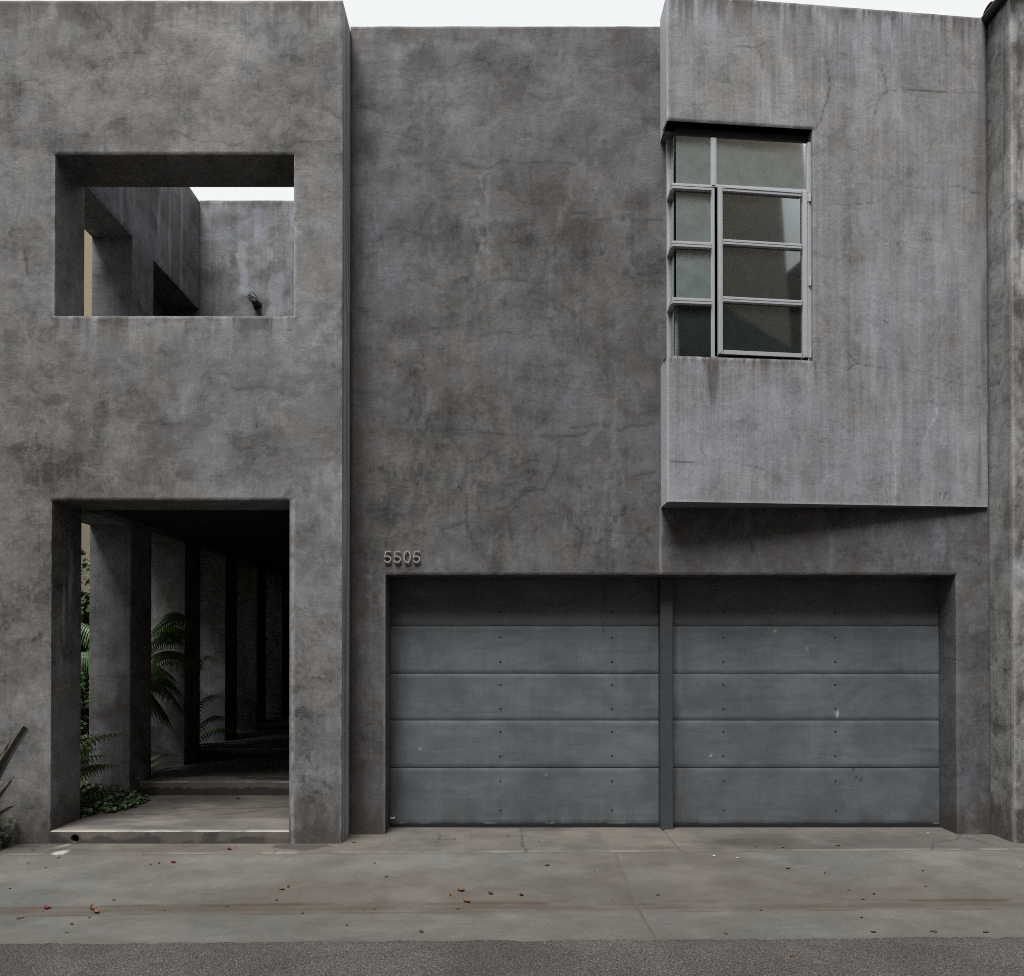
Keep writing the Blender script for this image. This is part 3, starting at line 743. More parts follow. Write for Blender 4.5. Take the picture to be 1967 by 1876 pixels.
def wear_mid(P, u, z):
    x, y = P[..., 0], P[..., 1]
    w = np.zeros(u.shape + (3,))
    front = y < Y1 + .02
    jx = x + (fbm(x * 6, z * 6, 201, 3) - .5) * .05
    jz = z + (fbm(x * 6, z * 6, 204, 3) - .5) * .05
    d = line_dist(jx, jz, CRACK_MID)
    brk = .30 + .70 * sstep(.34, .60, fbm(x * 4.5, z * 4.5, 205, 4))
    w[..., 0] = np.where(front, (.50 * sstep(.011, .001, d) + .36 * sstep(.036, .004, d)) * brk, 0)
    st = top_drip(x, z, 7.49, 211, .22, .9)
    st += .75 * sstep(.24, .0, x - XP + .10 * (fbm(x * 3, z * 1.2, 212, 4) - .5)) * sstep(.30, .62, fbm(x * 10, z * .9, 213, 4))
    mold = np.exp(-((x - 1.22) / .26) ** 2 - ((z - 7.0) / .28) ** 2) + .7 * np.exp(-((x - .85) / .45) ** 2 - ((z - 7.02) / .14) ** 2)
    st += .55 * mold * sstep(.40, .72, fbm(x * 8, z * 8, 214, 6))
    m2 = np.exp(-((x - .62) / .55) ** 2 - ((z - 5.75) / .45) ** 2)
    st += .45 * m2 * sstep(.52, .66, fbm(x * 13, z * 5, 215, 5))
    st += .30 * sstep(.55, .70, fbm(x * 1.7, z * 2.2, 216, 5)) * sstep(.38, .6, fbm(x * 8, z * 8, 217, 4))
    st += .55 * sstep(.10, .0, np.abs(x - 1.40)) * (z > 2.9) * (z < 4.4) * sstep(.35, .6, fbm(x * 20, z * 3, 218, 4))
    st += base_dirt(x + y, z, 231, .40)
    st += .55 * base_dirt(x * 2 + y, z, 233, 1.1)
    st += .35 * np.where((x > 1.4) & (z < 3.0) & (z > 2.3), sstep(.45, .65, fbm(x * 5, z * 4, 219, 4)), 0)
    # dirt under the numerals
    for k in range(4):
        xc = -1.086 + k * .0886
        st += .55 * sstep(.035, .0, np.abs(x - xc)) * sstep(2.36, 2.50, z) * (z < 2.51) * sstep(.35, .6, fbm(x * 90, z * 3, 220, 3))
    w[..., 1] = np.where(front | (z < 2.4), st, 0)
    pl = .10 * sstep(.50, .74, fbm(x * 6, z * 1.5, 241, 6)) * sstep(.46, .66, fbm(x * 24, z * 10, 242, 5))
    pl += .22 * np.exp(-((x + .22) / .06) ** 2) * sstep(.48, .66, fbm(x * 26, z * 12, 243, 5)) * ((z > 5.2) & (z < 6.1))
    pl += .35 * sstep(.012, .004, np.abs(x - 1.428 + .008 * (vnoise(z * 5, z * 0, 4) - .5))) * (z < 3.02) * (z > 2.4)
    pl += .16 * sstep(.025, .0, np.abs(x + 1.114)) * (z < 2.4)
    w[..., 2] = np.where(front, pl, 0)
    return np.clip(w, 0, 1)

def wear_bay(P, u, z):
    x, y = P[..., 0], P[..., 1]
    w = np.zeros(u.shape + (3,))
    front = u >= 0
    jx = x + (fbm(x * 10, z * 10, 301, 3) - .5) * .024
    jz = z + (fbm(x * 10, z * 10, 304, 3) - .5) * .024
    d = line_dist(jx, jz, CRACK_BAY)
    brk = .35 + .65 * sstep(.36, .6, fbm(x * 4, z * 4, 305, 3))
    w[..., 0] = np.where(front, (.80 * sstep(.008, .001, d) + .14 * sstep(.03, .0, d)) * brk, 0)
    st = top_drip(x + y * 3, z, 7.545, 311, .36, .95)
    st += .75 * sstep(.06, .01, np.abs(x - 3.62)) * sstep(7.15, 7.45, z) * sstep(.45, .6, fbm(x * 60, z * 2, 312, 3))
    # brown run below the window mullion, sill grime
    cx = 1.845 + .03 * (fbm(z * 5, z * 0, 321, 3) - .5)
    wd = .012 + .085 * np.clip((z - 3.80) / .5, 0, 1)
    st += np.where((z < 4.33) & (z > 3.55), 1.0 * sstep(1.2, .3, np.abs(x - cx) / wd) * sstep(3.70, 4.05, z) * (.45 + .75 * fbm(x * 60, z * 9, 322, 4)), 0)
    st += np.where((x < 2.80) & (z < 4.32), top_drip(x * 1.7, z, zc(WZ0) + .006, 331, .16, .9), 0)
    for bx, bz, sx, sz in ((2.98, 6.30, .10, .20), (3.22, 6.86, .16, .07), (3.47, 6.52, .05, .20), (2.45, 3.30, .18, .16), (2.62, 6.30, .05, .15), (2.2, 6.35, .14, .12), (3.55, 5.75, .20, .12)):
        st += .36 * np.exp(-((x - bx) / sx) ** 2 - ((z - bz) / sz) ** 2) * sstep(.36, .58, fbm(x * 9, z * 5, 341, 4))
    st += .42 * sstep(.16, .0, 4.41 - x) * sstep(.36, .6, fbm(x * 14, z * .8, 343, 4))
    st += .20 * sstep(.54, .68, fbm(x * 2.2, z * 1.4, 351, 5)) * sstep(.36, .6, fbm(x * 20, z * 4, 352, 4))
    w[..., 1] = st
    wl = line_dist(x + .006 * (vnoise(z * 40, z * 0, 2) - .5), z, WHITE_BAY)
    pl = np.where(x < 3.9, .35, .8) * sstep(.010, .003, wl) * sstep(.3, .5, fbm(x * 30, z * 14, 361, 3))
    pl += .7 * np.exp(-((x - 3.99) / .02) ** 2 - ((z - 3.62) / .06) ** 2) * sstep(.45, .55, fbm(x * 60, z * 30, 362, 3))
    pl += .20 * sstep(.50, .66, fbm(x * 7, z * .9, 363, 4)) * sstep(.40, .6, fbm(x * 1.3, z * 1.0 + 7, 364, 4))
    pl += .45 * sstep(.022, .0, np.abs(x - BAY0[0])) + .22 * sstep(.03, .0, z - BB)
    w[..., 2] = pl
    return np.clip(w, 0, 1)

def wear_court(P, u, z):
    x, y = P[..., 0], P[..., 1]
    s = x + y
    w = np.zeros(u.shape + (3,))
    st = top_drip(s, z, 7.53, 411, .20, .8) * (z > 6.5)
    low = z < 3.2
    st += np.where(low, .7 * sstep(.42, .6, fbm(s * 3, z * 3, 421, 5) + .30 - z * .36), 0)
    st += .3 * sstep(.52, .7, fbm(s * 2, z * 2, 422, 5))
    w[..., 1] = st
    run = np.zeros_like(x)
    back = y > 9.3
    side = (np.abs(x - XL) < .03) & (z > 3.2)
    for sx_, z0, z1, wd in ((-2.98, 5.9, 6.62, .11), (-3.42, 6.28, 7.0, .07), (-3.05, 6.75, 6.95, .04)):
        c = sx_ + .08 * (fbm(z * 3, z * 0, 431, 3) - .5)
        jx_ = .10 * (fbm(x * 7, z * 5, 433, 4) - .5); jz_ = .30 * (fbm(x * 6 + 3, z * 4, 434, 4) - .5)
        run += np.where(back, .5 * sstep(1.0, .6, np.abs(x - c + jx_) / (wd * (.45 + 1.2 * fbm(z * 5, z * 0 + sx_, 432, 3)))) * sstep(z0, z0 + .06, z + jz_) * sstep(z1, z1 - .10, z + jz_), 0)
    for yy in (7.35, 7.52, 7.7, 8.35, 8.62, 8.9):
        run += np.where(side, .8 * sstep(.05, .02, np.abs(y - yy + .02 * np.sin(z * 6))) * sstep(.40, .6, fbm(y * 14, z * .9, 441, 4)) * (z > 6.09), 0)
    w[..., 2] = np.clip(run, 0, 1) * .55
    return np.clip(w, 0, 1)

# left block
s = Sheet()
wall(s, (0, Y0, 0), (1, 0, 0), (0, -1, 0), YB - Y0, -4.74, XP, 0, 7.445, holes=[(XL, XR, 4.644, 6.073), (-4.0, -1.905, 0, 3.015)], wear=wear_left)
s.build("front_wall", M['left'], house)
# recessed wall over the garage
s = Sheet()
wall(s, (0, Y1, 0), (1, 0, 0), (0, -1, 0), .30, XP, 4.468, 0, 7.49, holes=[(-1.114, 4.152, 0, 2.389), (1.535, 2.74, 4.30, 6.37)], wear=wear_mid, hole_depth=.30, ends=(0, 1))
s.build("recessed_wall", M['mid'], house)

# projecting bay with the corner window cut out of it
s = Sheet()
WU, WZ0, WZ1, BT, BB = 1.348, 4.302, 6.381, 7.545, 3.012
wall(s, (BAY0[0], BAY0[1], 0), tuple(BU), tuple(BN), .12, 0, BAY_LEN, BB, BT, holes=[(0, WU, zc(WZ0), zc(WZ1))], wear=wear_bay, amp=.7, back=False, ends=(0, 0), top=False, hole_depth=.14)
def wear_and_light_bay_side(P, u, z):
    w = wear_bay(P, u * 0 - 1, z); w[..., 2] = np.clip(w[..., 2] + .40, 0, 1); return w  # side paled overall: pale render plus light put into the colour
for z0, z1 in ((BB, zc(WZ0)), (zc(WZ1), BT)):
    ys = cuts(BAY0[1], Y1, .03); zs = cuts(z0, z1, .03)
    a, b = np.meshgrid(ys, zs, indexing='ij')
    P = np.stack([0 * a + BAY0[0], a, b], -1)
    P[..., 1] += np.where(a <= BAY0[1] + 1e-5, arris(P), 0)
    s.grid(P, None, wear_and_light_bay_side(P, a, b))
def tri_floor(z, x_in=None):
    xs = cuts(BAY0[0], BAY0[0] + BAY_LEN * BU.x, .06)
    ts = np.linspace(0, 1, 7)
    a, t = np.meshgrid(xs, ts, indexing='ij')
    y0 = BAY0[1] + BAY_K * (a - BAY0[0]) + .008
    P = np.stack([a, y0 + (Y1 + .004 - y0) * t, 0 * a + z], -1)
    s.grid(P)
tri_floor(BB); tri_floor(BT)
for z in (zc(WZ0), zc(WZ1)):      # sill and head inside the opening
    xs = cuts(BAY0[0] + .006, 2.78, .06); ts = np.linspace(0, 1, 9)
    a, t = np.meshgrid(xs, ts, indexing='ij')
    y0 = BAY0[1] + BAY_K * (a - BAY0[0]) + .008
    s.grid(np.stack([a, y0 + (Y1 - y0) * t, 0 * a + z], -1))
s.build("window_bay", M['bay'], house)

# entrance passage and open court behind the left block
s = Sheet()
PIER0, PITCH_P, PIER_D = 7.74, 1.31, .46
slots = [(YB, PIER0, 0, 3.02)] + [(PIER0 + PIER_D + k * PITCH_P, PIER0 + (k + 1) * PITCH_P, 0, 3.02) for k in range(5)]
uppers = [(YB, 7.755, 4.45, 6.108), (8.22, 9.42, 4.45, 6.108)]
wall(s, (XL, 0, 0), (0, 1, 0), (1, 0, 0), .44, YB, 15.6, 0, 7.53, holes=slots + uppers, h=.03, wear=wear_court, ends=(0, 1))
s.build("side_wall", M['court'], house)
s = Sheet()
wall(s, (0, 9.42, 0), (1, 0, 0), (0, -1, 0), .25, XL, XP, 3.30, 7.53, h=.022, wear=wear_court)
s.build("court_back_wall", M['court'], house)
g = Geo()
g.box(-1.70, XP - .004, YB + .002, 9.418, 3.302, 7.40)
g.build("court_side_wall", M['court'], house)
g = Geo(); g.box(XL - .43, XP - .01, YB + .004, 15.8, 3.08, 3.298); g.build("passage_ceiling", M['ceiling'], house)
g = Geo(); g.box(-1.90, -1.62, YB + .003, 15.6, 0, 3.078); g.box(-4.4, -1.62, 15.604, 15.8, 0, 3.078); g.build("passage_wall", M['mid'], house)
g = Geo(); g.box(XP + .01, 4.42, 7.03, 15.6, 7.0, 7.2); g.build("roof", M['mid'], house)

g = Geo(); g.box(-4.68, XL - .442, 8.24, 9.436, 3.3, 7.5); g.box(-5.35, XL - .442, 9.44, 15.6, 3.3, 7.5); g.build("added_shade_wing", M['court'], house)  # unseen upper wing, added to keep sun off the deeper piers
# steps and passage floor
def step(y0, y1, z0, z1, x0, x1, dark, drain=False):
    s = Sheet()
    xs = cuts(x0, x1, .02); ys = cuts(y0, y1, .025); zs = cuts(z0, z1, .014)
    X, Y = np.meshgrid(xs, ys, indexing='ij')
    P = np.stack([X, Y, 0 * X + z1], -1)
    P[..., 2] -= np.where(Y <= y0 + 1e-5, .006 + .006 * fbm(X * 9, Y, 5, 3), 0)
    w = np.zeros(X.shape + (3,))
    n = fbm(X * 2.2, Y * 6, int(y0 * 10), 5)
    w[..., 1] = .85 * sstep(.46, .64, n) * dark(X, Y) + .55 * sstep(.40, .62, fbm(X * 1.6, Y * 2.2, 19, 6)) * (Y > y0 + .05)
    w[..., 2] = .40 * sstep(.045, .0, Y - y0) * sstep(.35, .6, fbm(X * 5, Y * 9, 9, 3)) + (.08 * (Y < 6.87))
    ln = line_dist(X + (fbm(X * 5, Y * 5, 2, 3) - .5) * .12, Y + (fbm(X * 5, Y * 5, 6, 3) - .5) * .10, [[(-3.7, 7.05), (-3.35, 7.05), (-3.1, 7.25), (-2.6, 7.30), (-2.0, 7.4)], [(-2.8, 7.0), (-2.4, 7.18)], [(-2.5, 8.6), (-2.0, 9.0)]])
    w[..., 1] += .7 * sstep(.035, .005, ln)
    s.grid(P, None, np.clip(w, 0, 1))
    X, Z = np.meshgrid(xs, zs, indexing='ij')
    P = np.stack([X, 0 * X + y0, Z], -1)
    P[..., 2] -= np.where(Z >= z1 - 1e-5, .006 + .006 * fbm(X * 9, 0 * X + y0, 5, 3), 0)
    w = np.zeros(X.shape + (3,))
    hz = (Z - z0) / (z1 - z0)
    w[..., 1] = 1.0 * sstep(.50, .66, fbm(X * 7, Z * 10, int(y0 * 7), 4) + .36 - hz * .55) * (.45 + .55 * (fbm(X * 1.5, 0 * X, 4, 3) > .44))
    if y0 < 6.5:
        w[..., 1] = np.clip(w[..., 1] * .8 + .9 * sstep(-3.72, -3.95, X + .1 * fbm(X * 20, Z * 20, 3, 3)) , 0, 1)
    else:
        w[..., 1] = np.clip(1.25 * sstep(.62, .48, hz + .30 * (fbm(X * 16, Z * 6, 33, 4) - .5)), 0, 1)
    m = None
    if drain:
        cxm = (xs[:-1] + xs[1:]) / 2; czm = (zs[:-1] + zs[1:]) / 2
        m = (np.hypot(cxm[:, None] - drain[0], czm[None] - drain[1]) > drain[2] + .004)
    s.grid(P, m, w)
    return s.build("step", M['step'], house)

strip_dark = lambda X, Y: .85 * sstep(6.46, 6.52, Y) * sstep(7.0, 6.85, Y) * sstep(-1.9, -2.4, X) + .5 * sstep(6.9, 7.0, Y)
DRAIN = (-3.78, .045, .036)
step(Y0 + .004, 7.94, 0, .112, -3.998, -1.902, strip_dark, DRAIN)
rear_dark = lambda X, Y: 1.3 * sstep(7.98, 8.02, Y) * sstep(8.42, 8.30, Y) + .4
step(7.94, 9.58, .112, .262, -4.12, -1.902, rear_dark)
step(9.58, 11.7, .262, .392, -4.2, -1.902, rear_dark)
step(11.7, 13.6, .392, .510, -4.2, -1.902, rear_dark)
step(13.6, 15.6, .510, .63, -4.2, -1.902, rear_dark)
g = Geo()                                           # drain mouth in the first riser
n_ = 28
ring = lambda r, y: [(DRAIN[0] + r * math.cos(2 * math.pi * k / n_), y, DRAIN[1] + r * math.sin(2 * math.pi * k / n_)) for k in range(n_)]
vsd = ring(.056, Y0 + .0035) + ring(.037, Y0 + .0005) + ring(.034, Y0 + .012) + ring(.033, Y0 + .30)
fsd = [(i * n_ + k, i * n_ + (k + 1) % n_, (i + 1) * n_ + (k + 1) % n_, (i + 1) * n_ + k) for i in range(3) for k in range(n_)] + [tuple(3 * n_ + k for k in range(n_))]
g.raw(vsd, fsd)
g.build("drain_pipe", mat_plain("drain_stained", (.06, .05, .042), .9, .2, var=.5), house)

# planting bed beside the passage
sh = Sheet()
X, Y = np.meshgrid(np.linspace(-8.55, -4.0, 60), np.linspace(YB, 15.5, 100), indexing='ij')
sh.grid(np.stack([X, Y, .075 + .045 * (Y - 6.9) + .05 * fbm(X * 4, Y * 4, 3, 3)], -1))
tag(sh.build("planting_bed", M['soil']), "dark soil bed beside the passage", None, None, "structure")

# ------------------------------------------------------------------ garage doors, post, number
PANEL_Z = [.030, .569, 1.023, 1.472, 1.927, 2.42]
BOLT = Geo().lathe((0, 0, 0), (0, -1, 0), [(0, .0115), (.004, .0108), (.006, .005), (.007, 0.0005)], 10).build("bolt", M['bolt'], None)
bolt_mesh = BOLT.data; bpy.data.objects.remove(BOLT)
def garage_door(x0, x1, bolts, label, seed):
    g = Geo(); g.box(x0, x1, YG + .028, YG + .05, .03, 2.44)
    d = g.build("garage_door", M['steel'], house); d["label"] = label
    for k in range(5):
        z0, z1 = PANEL_Z[k] + .003, PANEL_Z[k + 1] - .003
        s = Sheet()
        xs = cuts(x0 + .002, x1 - .002, .022); zs = cuts(z0, z1, .022)
        X, Z = np.meshgrid(xs, zs, indexing='ij')
        e = np.minimum(Z - z0, z1 - Z)
        dy = .0035 * (fbm(X * .9 + seed, Z * 1.6, 500 + k + seed, 3) - .5) + np.where(e < 1e-5, .006, 0)
        P = np.stack([X, YG + dy, Z], -1)
        w = np.zeros(X.shape + (3,))
        w[..., 1] = .40 * sstep(.05, .0, z1 - Z) * sstep(.42, .6, fbm(X * 3, Z * 3, 510 + k, 4)) + .35 * sstep(.035, .0, Z - z0) * sstep(.5, .62, fbm(X * 5, Z * 5, 520 + k, 3))
        w[..., 1] += .45 * sstep(.22, .0, X - x0 + .12 * (fbm(Z * 3, Z * 0, 7, 3) - .5)) * sstep(.30, .6, fbm(X * 24, Z * 2, 530 + k, 3))
        if k == 4: w[..., 1] += .24 + .3 * (fbm(X * 2, Z * 3, 77, 4) - .5)
        if seed == 0 and k in (3, 4):
            xc = .945 + .01 * (vnoise(Z * 9, Z * 0, 3) - .5)
            w[..., 0] = .85 * sstep(.014, .004, np.abs(X - xc)) * sstep(1.70, 1.95, Z) * sstep(.3, .5, fbm(X * 30, Z * 9, 540, 3))
        if k == 0: w[..., 1] += .14 + .40 * sstep(.34, .0, Z) * sstep(.40, .64, fbm(X * 12, Z * 2.0, 541, 4))
        w[..., 2] = .35 * sstep(.93, .96, fbm(X * 26, Z * 16, 550 + k + seed, 2)) + .45 * sstep(.012, .0, Z - z0 + .001) * sstep(.60, .70, fbm(X * 4, Z * 30, 560 + k, 4)) * (k == 0)
        if seed and k == 2: w[..., 2] += .7 * np.exp(-((X - 3.17) / .012) ** 2 - ((Z - 1.09 + (X - 3.17) * 1.4) / .03) ** 2)
        if seed and k == 3: w[..., 2] += .7 * np.exp(-((X - 2.88) / .008) ** 2 - ((Z - 1.71) / .018) ** 2)
        if seed and k == 0:
            w[..., 0] += .9 * sstep(.008, .003, line_dist(X, Z, [[(3.33, .565), (3.315, .52), (3.33, .485), (3.375, .465), (3.40, .45)], [(3.33, .565), (3.345, .50)]]))
        s.grid(P, None, np.clip(w, 0, 1))
        for zz, sg in ((z0, 1), (z1, -1)):
            a, b = np.meshgrid(xs, np.array([YG + .006, YG + .027]), indexing='ij')
            s.grid(np.stack([a, b, 0 * a + zz], -1))
        s.build("panel", M['door'], d)
        zb = [z0 + (z1 - z0) * f for f in (.25, .77)] if k < 4 else [z0 + .13]
        for xb in bolts:
            for z in zb:
                o = bpy.data.objects.new("bolt", bolt_mesh); o.location = Vector((xb, YG + .001, z)) - world_loc(d); link(o, d)
    g = Geo(); g.box(x0, x1, YG - .004, YG + .03, .002, .030); g.build("bottom_seal", M['rubber'], d)
    return d
d1 = garage_door(-1.112, 1.463, (-.055, 1.0135), "left garage door with a dark vertical drip stain", 0)
d2 = garage_door(1.583, 4.150, (2.082, 3.155), "right garage door with a small tear-like scratch low down", 50)
g = Geo(); g.box(-1.108, -1.062, YG - .010, YG + .001, .080, .098); g.build("sticker", M['lf_white'], d1)
g = Geo(); g.box(1.464, 1.582, 6.906, 7.03, -.01, 2.40)
g.build("post", M['steel'], house, bevel=.006)
g = Geo(); g.box(-1.114, 4.152, YG + .052, YG + .07, 0, 2.42); g.build("door_backing", M['rubber'], house)
# head of the garage recess closed above the doors
g = Geo(); g.box(-1.2, 4.2, 7.021, 7.2, 2.30, 2.60); g.build("lintel", M['mid'], house)

def ribbon(path, w, d, y_front):
    """a flat bar of width w and depth d bent along a path in the wall plane"""
    pts = [Vector((p[0], 0, p[1])) for p in path]
    vs, fs = [], []
    for i, p in enumerate(pts):
        a = pts[max(i - 1, 0)]; b = pts[min(i + 1, len(pts) - 1)]
        t = (b - a).normalized(); s_ = Vector((-t.z, 0, t.x)) * w / 2
        for sgn in (1, -1):
            for yy in (y_front, y_front + d):
                q = p + s_ * sgn; vs.append((q.x, yy, q.z))
    for i in range(len(pts) - 1):
        b = i * 4; c = b + 4
        fs += [(b, c, c + 2, b + 2), (b + 1, b + 3, c + 3, c + 1), (b, b + 1, c + 1, c), (b + 2, c + 2, c + 3, b + 3)]
    e = (len(pts) - 1) * 4
    fs += [(0, 2, 3, 1), (e, e + 1, e + 3, e + 2)]
    return vs, fs
ZN, HN, YN = 2.504, .1015, Y1 - .024
def five(x):
    r = .0285; cx, cz = x + .029, ZN + r + .001
    arc = [(cx + r * math.cos(a), cz + r * math.sin(a)) for a in np.linspace(math.radians(140), math.radians(-157), 26)]
    return [[(x + .058, ZN + HN), (x + .010, ZN + HN), (x + .004, cz + .020), (x + .0065, cz + .017)], arc]
def nought(x):
    return [[(x + .031 + .0285 * math.sin(a), ZN + HN / 2 + .053 * math.cos(a)) for a in np.linspace(0, 2 * math.pi, 37)]]
for k, fn in enumerate((five, five, nought, five)):
    g = Geo()
    for path in fn(-1.119 + k * .0886):
        g.raw(*ribbon(path, .0095, .012, YN))
    for xx, zz in ((.03, HN), (.03, .003)):
        g.tube([(-1.119 + k * .0886 + xx, YN + .010, ZN + zz), (-1.119 + k * .0886 + xx, Y1 + .002, ZN + zz)], .003, 6)
    g.build("digit", M['number'], house)

# ------------------------------------------------------------------ corner window
GC = Vector((1.512, 6.515, 0))
def loc_uv(u, d, z): p = GC + BU * u + BN * d; return (p.x, p.y, zc(z))
def up(x, y, z): return (x, y, zc(z))
HU, AJ = 1.232, math.radians(1.3)                   # the casement hangs on its right edge and stands a little open
def loc_cas(u, d, z):
    r = u - HU; dd = d - .01
    return loc_uv(HU + r * math.cos(AJ) + dd * math.sin(AJ), .01 - r * math.sin(AJ) + dd * math.cos(AJ), z)
g = Geo()
g.box(1.232, 1.268, -.04, .03, WZ0 + .003, 6.29, loc_uv)    # right jamb
g.box(0, .36, -.02, .012, WZ0 + .002, WZ0 + .016, loc_uv)   # bottom
g.box(.36, 1.232, -.03, .004, WZ0 + .002, WZ0 + .030, loc_uv)
g.box(1.478, 1.535, 6.668, Y1 - .002, WZ0 + .002, WZ1 - .003, up)   # jamb against the recessed wall
g.box(1.497, 1.527, 6.52, 6.668, WZ0 + .002, WZ0 + .014, up)
win = g.build("corner_window", M['alu'], house, bevel=.002)
g = Geo(); g.box(.012, 1.25, -.06, -.02, 6.29, WZ1 - .003, loc_uv); g.build("head_frame", M['steel'], win)  # dark colour on the head frame stands in for its shade
win["label"] = "aluminium corner window with a casement standing slightly open"
g = Geo(); g.box(.333, .385, -.035, .014, 5.845, 6.29, loc_uv); g.box(.333, .368, -.035, .010, WZ0 + .016, 5.845, loc_uv); g.box(.340, .372, .014, .020, 5.86, 6.28, loc_uv)
g.build("mullion", M['alu'], win, bevel=.002)
for z0, z1 in ((5.800, 5.855), (5.285, 5.341), (4.780, 4.836)):
    g = Geo()
    g.box(-.028, .3325, -.02, .028, z0, z1, loc_uv); g.box(-.032, .3325, .028, .034, z0 + .004, z0 + .022, loc_uv); g.box(-.030, .3325, .028, .031, z0 + .030, z1 - .006, loc_uv)
    g.box(1.484, 1.537, 6.52, 6.667, z0 + .0005, z1 - .0005, up); g.box(1.478, 1.484, 6.50, 6.667, z0 + .004, z0 + .022, up)
    g.build("glazing_bar", M['alu'], win, bevel=.0015)
g = Geo(); g.box(.386, 1.2315, -.03, .010, 5.848, 5.874, loc_uv); g.build("transom", M['alu'], win, bevel=.0015)
g = Geo()
g.box(.388, .426, -.005, .030, 4.338, 5.845, loc_cas); g.box(1.182, 1.228, -.005, .030, 4.338, 5.845, loc_cas)
g.box(.4325, 1.1715, -.005, .029, 5.797, 5.8445, loc_cas); g.box(.4325, 1.1715, -.005, .029, 4.3385, 4.376, loc_cas)
g.box(.392, .412, .030, .034, 4.345, 5.840, loc_cas); g.box(.436, 1.168, .029, .034, 5.820, 5.838, loc_cas); g.box(1.196, 1.222, .030, .034, 4.345, 5.840, loc_cas)
g.build("casement_frame", M['alu'], win, bevel=.0015)
for z0, z1 in ((5.318, 5.368), (4.806, 4.857)):
    g = Geo(); g.box(.4325, 1.1715, -.004, .026, z0, z1, loc_cas); g.box(.4325, 1.1715, -.0 + .026, .031, z0 + .004, z0 + .02, loc_cas); g.box(.4325, 1.1715, .026, .029, z0 + .028, z1 - .005, loc_cas)
    g.build("glazing_bar", M['alu'], win, bevel=.0015)
for z in (5.78, 5.02, 4.37):
    g = Geo(); p = loc_uv(1.246, .040, z)
    g.tube([(p[0], p[1], p[2] - .035), (p[0], p[1], p[2] + .035)], .009, 10)
    g.box(1.225, 1.262, .030, .034, z - .03, z + .03, loc_uv)
    g.build("hinge", M['alu'], win)
def pane(u0, u1, z0, z1, fn, mat):
    g = Geo(); g.box(u0, u1, 0, .006, z0, z1, fn); g.build("pane", mat, win)
lev = [(WZ0 + .016, 4.780), (4.836, 5.285), (5.341, 5.800), (5.855, 6.29)]
for z0, z1 in lev:
    pane(.012, .333, z0, z1, loc_uv, M['glass'] if z0 > 4.5 else M['glass_clear'])
    g = Geo(); g.box(1.509, 1.515, 6.532, 6.668, z0, z1, up); g.build("pane", M['glass_clear'], win)
pane(.385, 1.232, 5.874, 6.29, loc_uv, M['glass'])
for z0, z1 in ((4.376, 4.806), (4.857, 5.318), (5.368, 5.797)):
    pane(.432, 1.172, z0, z1, loc_cas, M['glass_clear'] if z1 < 5 else M['glass_clear'])

# room behind the window
g = Geo()
R0, R1 = (1.38, 7.021, 4.20), (4.35, 10.2, 6.60)
x0, y0, z0 = R0; x1, y1, z1 = R1
g.raw([(x0, y0, z0), (x1, y0, z0), (x1, y1, z0), (x0, y1, z0), (x0, y0, z1), (x1, y0, z1), (x1, y1, z1), (x0, y1, z1)],
      [(0, 1, 2, 3), (4, 7, 6, 5), (1, 5, 6, 2), (2, 6, 7, 3), (3, 7, 4, 0)])
g.build("room", M['room'], house)
# sheet of lettered paper standing inside the corner
pr = empty("paper_sheet", (1.56, 6.60, WZ0))
tag(pr, "curled sheet of lettered paper standing inside the corner window", "paper")
g = Geo(); vs, fs = [], []
for i in range(13):
    z = WZ0 + .003 + i * .048
    lean = .030 * (i / 12) ** 1.5
    for j, (dx, dy) in enumerate(((0, .10), (.012, .03), (.026, -.035), (.050 , -.055), (.085, -.050))):
        k = 1 - (i / 12) * (.55 if j > 1 else .25)
        vs.append((1.516 + dx * .62 * k + lean * .3, 6.60 + dy * (1 - .3 * i / 12), z))
for i in range(12):
    for j in range(4): b = i * 5 + j; fs.append((b, b + 1, b + 6, b + 5))
add_mesh("sheet", vs, fs, M['paper'], pr, smooth=True)
tc = bpy.data.curves.new("lettering", 'FONT'); tc.body = "AGOOEHIN"; tc.size = .058; tc.space_character = 1.05
to = bpy.data.objects.new("lettering", tc); COL.objects.link(to)
dg = bpy.context.evaluated_depsgraph_get()
tm = bpy.data.meshes.new_from_object(to.evaluated_get(dg)); bpy.data.objects.remove(to)
o = bpy.data.objects.new("lettering", tm); tm.materials.append(M['ink']); o.parent = pr
o.rotation_euler = Matrix(((0, .34, -.94), (0, -.94, -.34), (1, 0, 0))).to_euler() if False else (math.radians(90), math.radians(-90), math.radians(-68))
o.location = (-.036, -.010, .02); COL.objects.link(o)
tm.transform(Matrix.Identity(4))

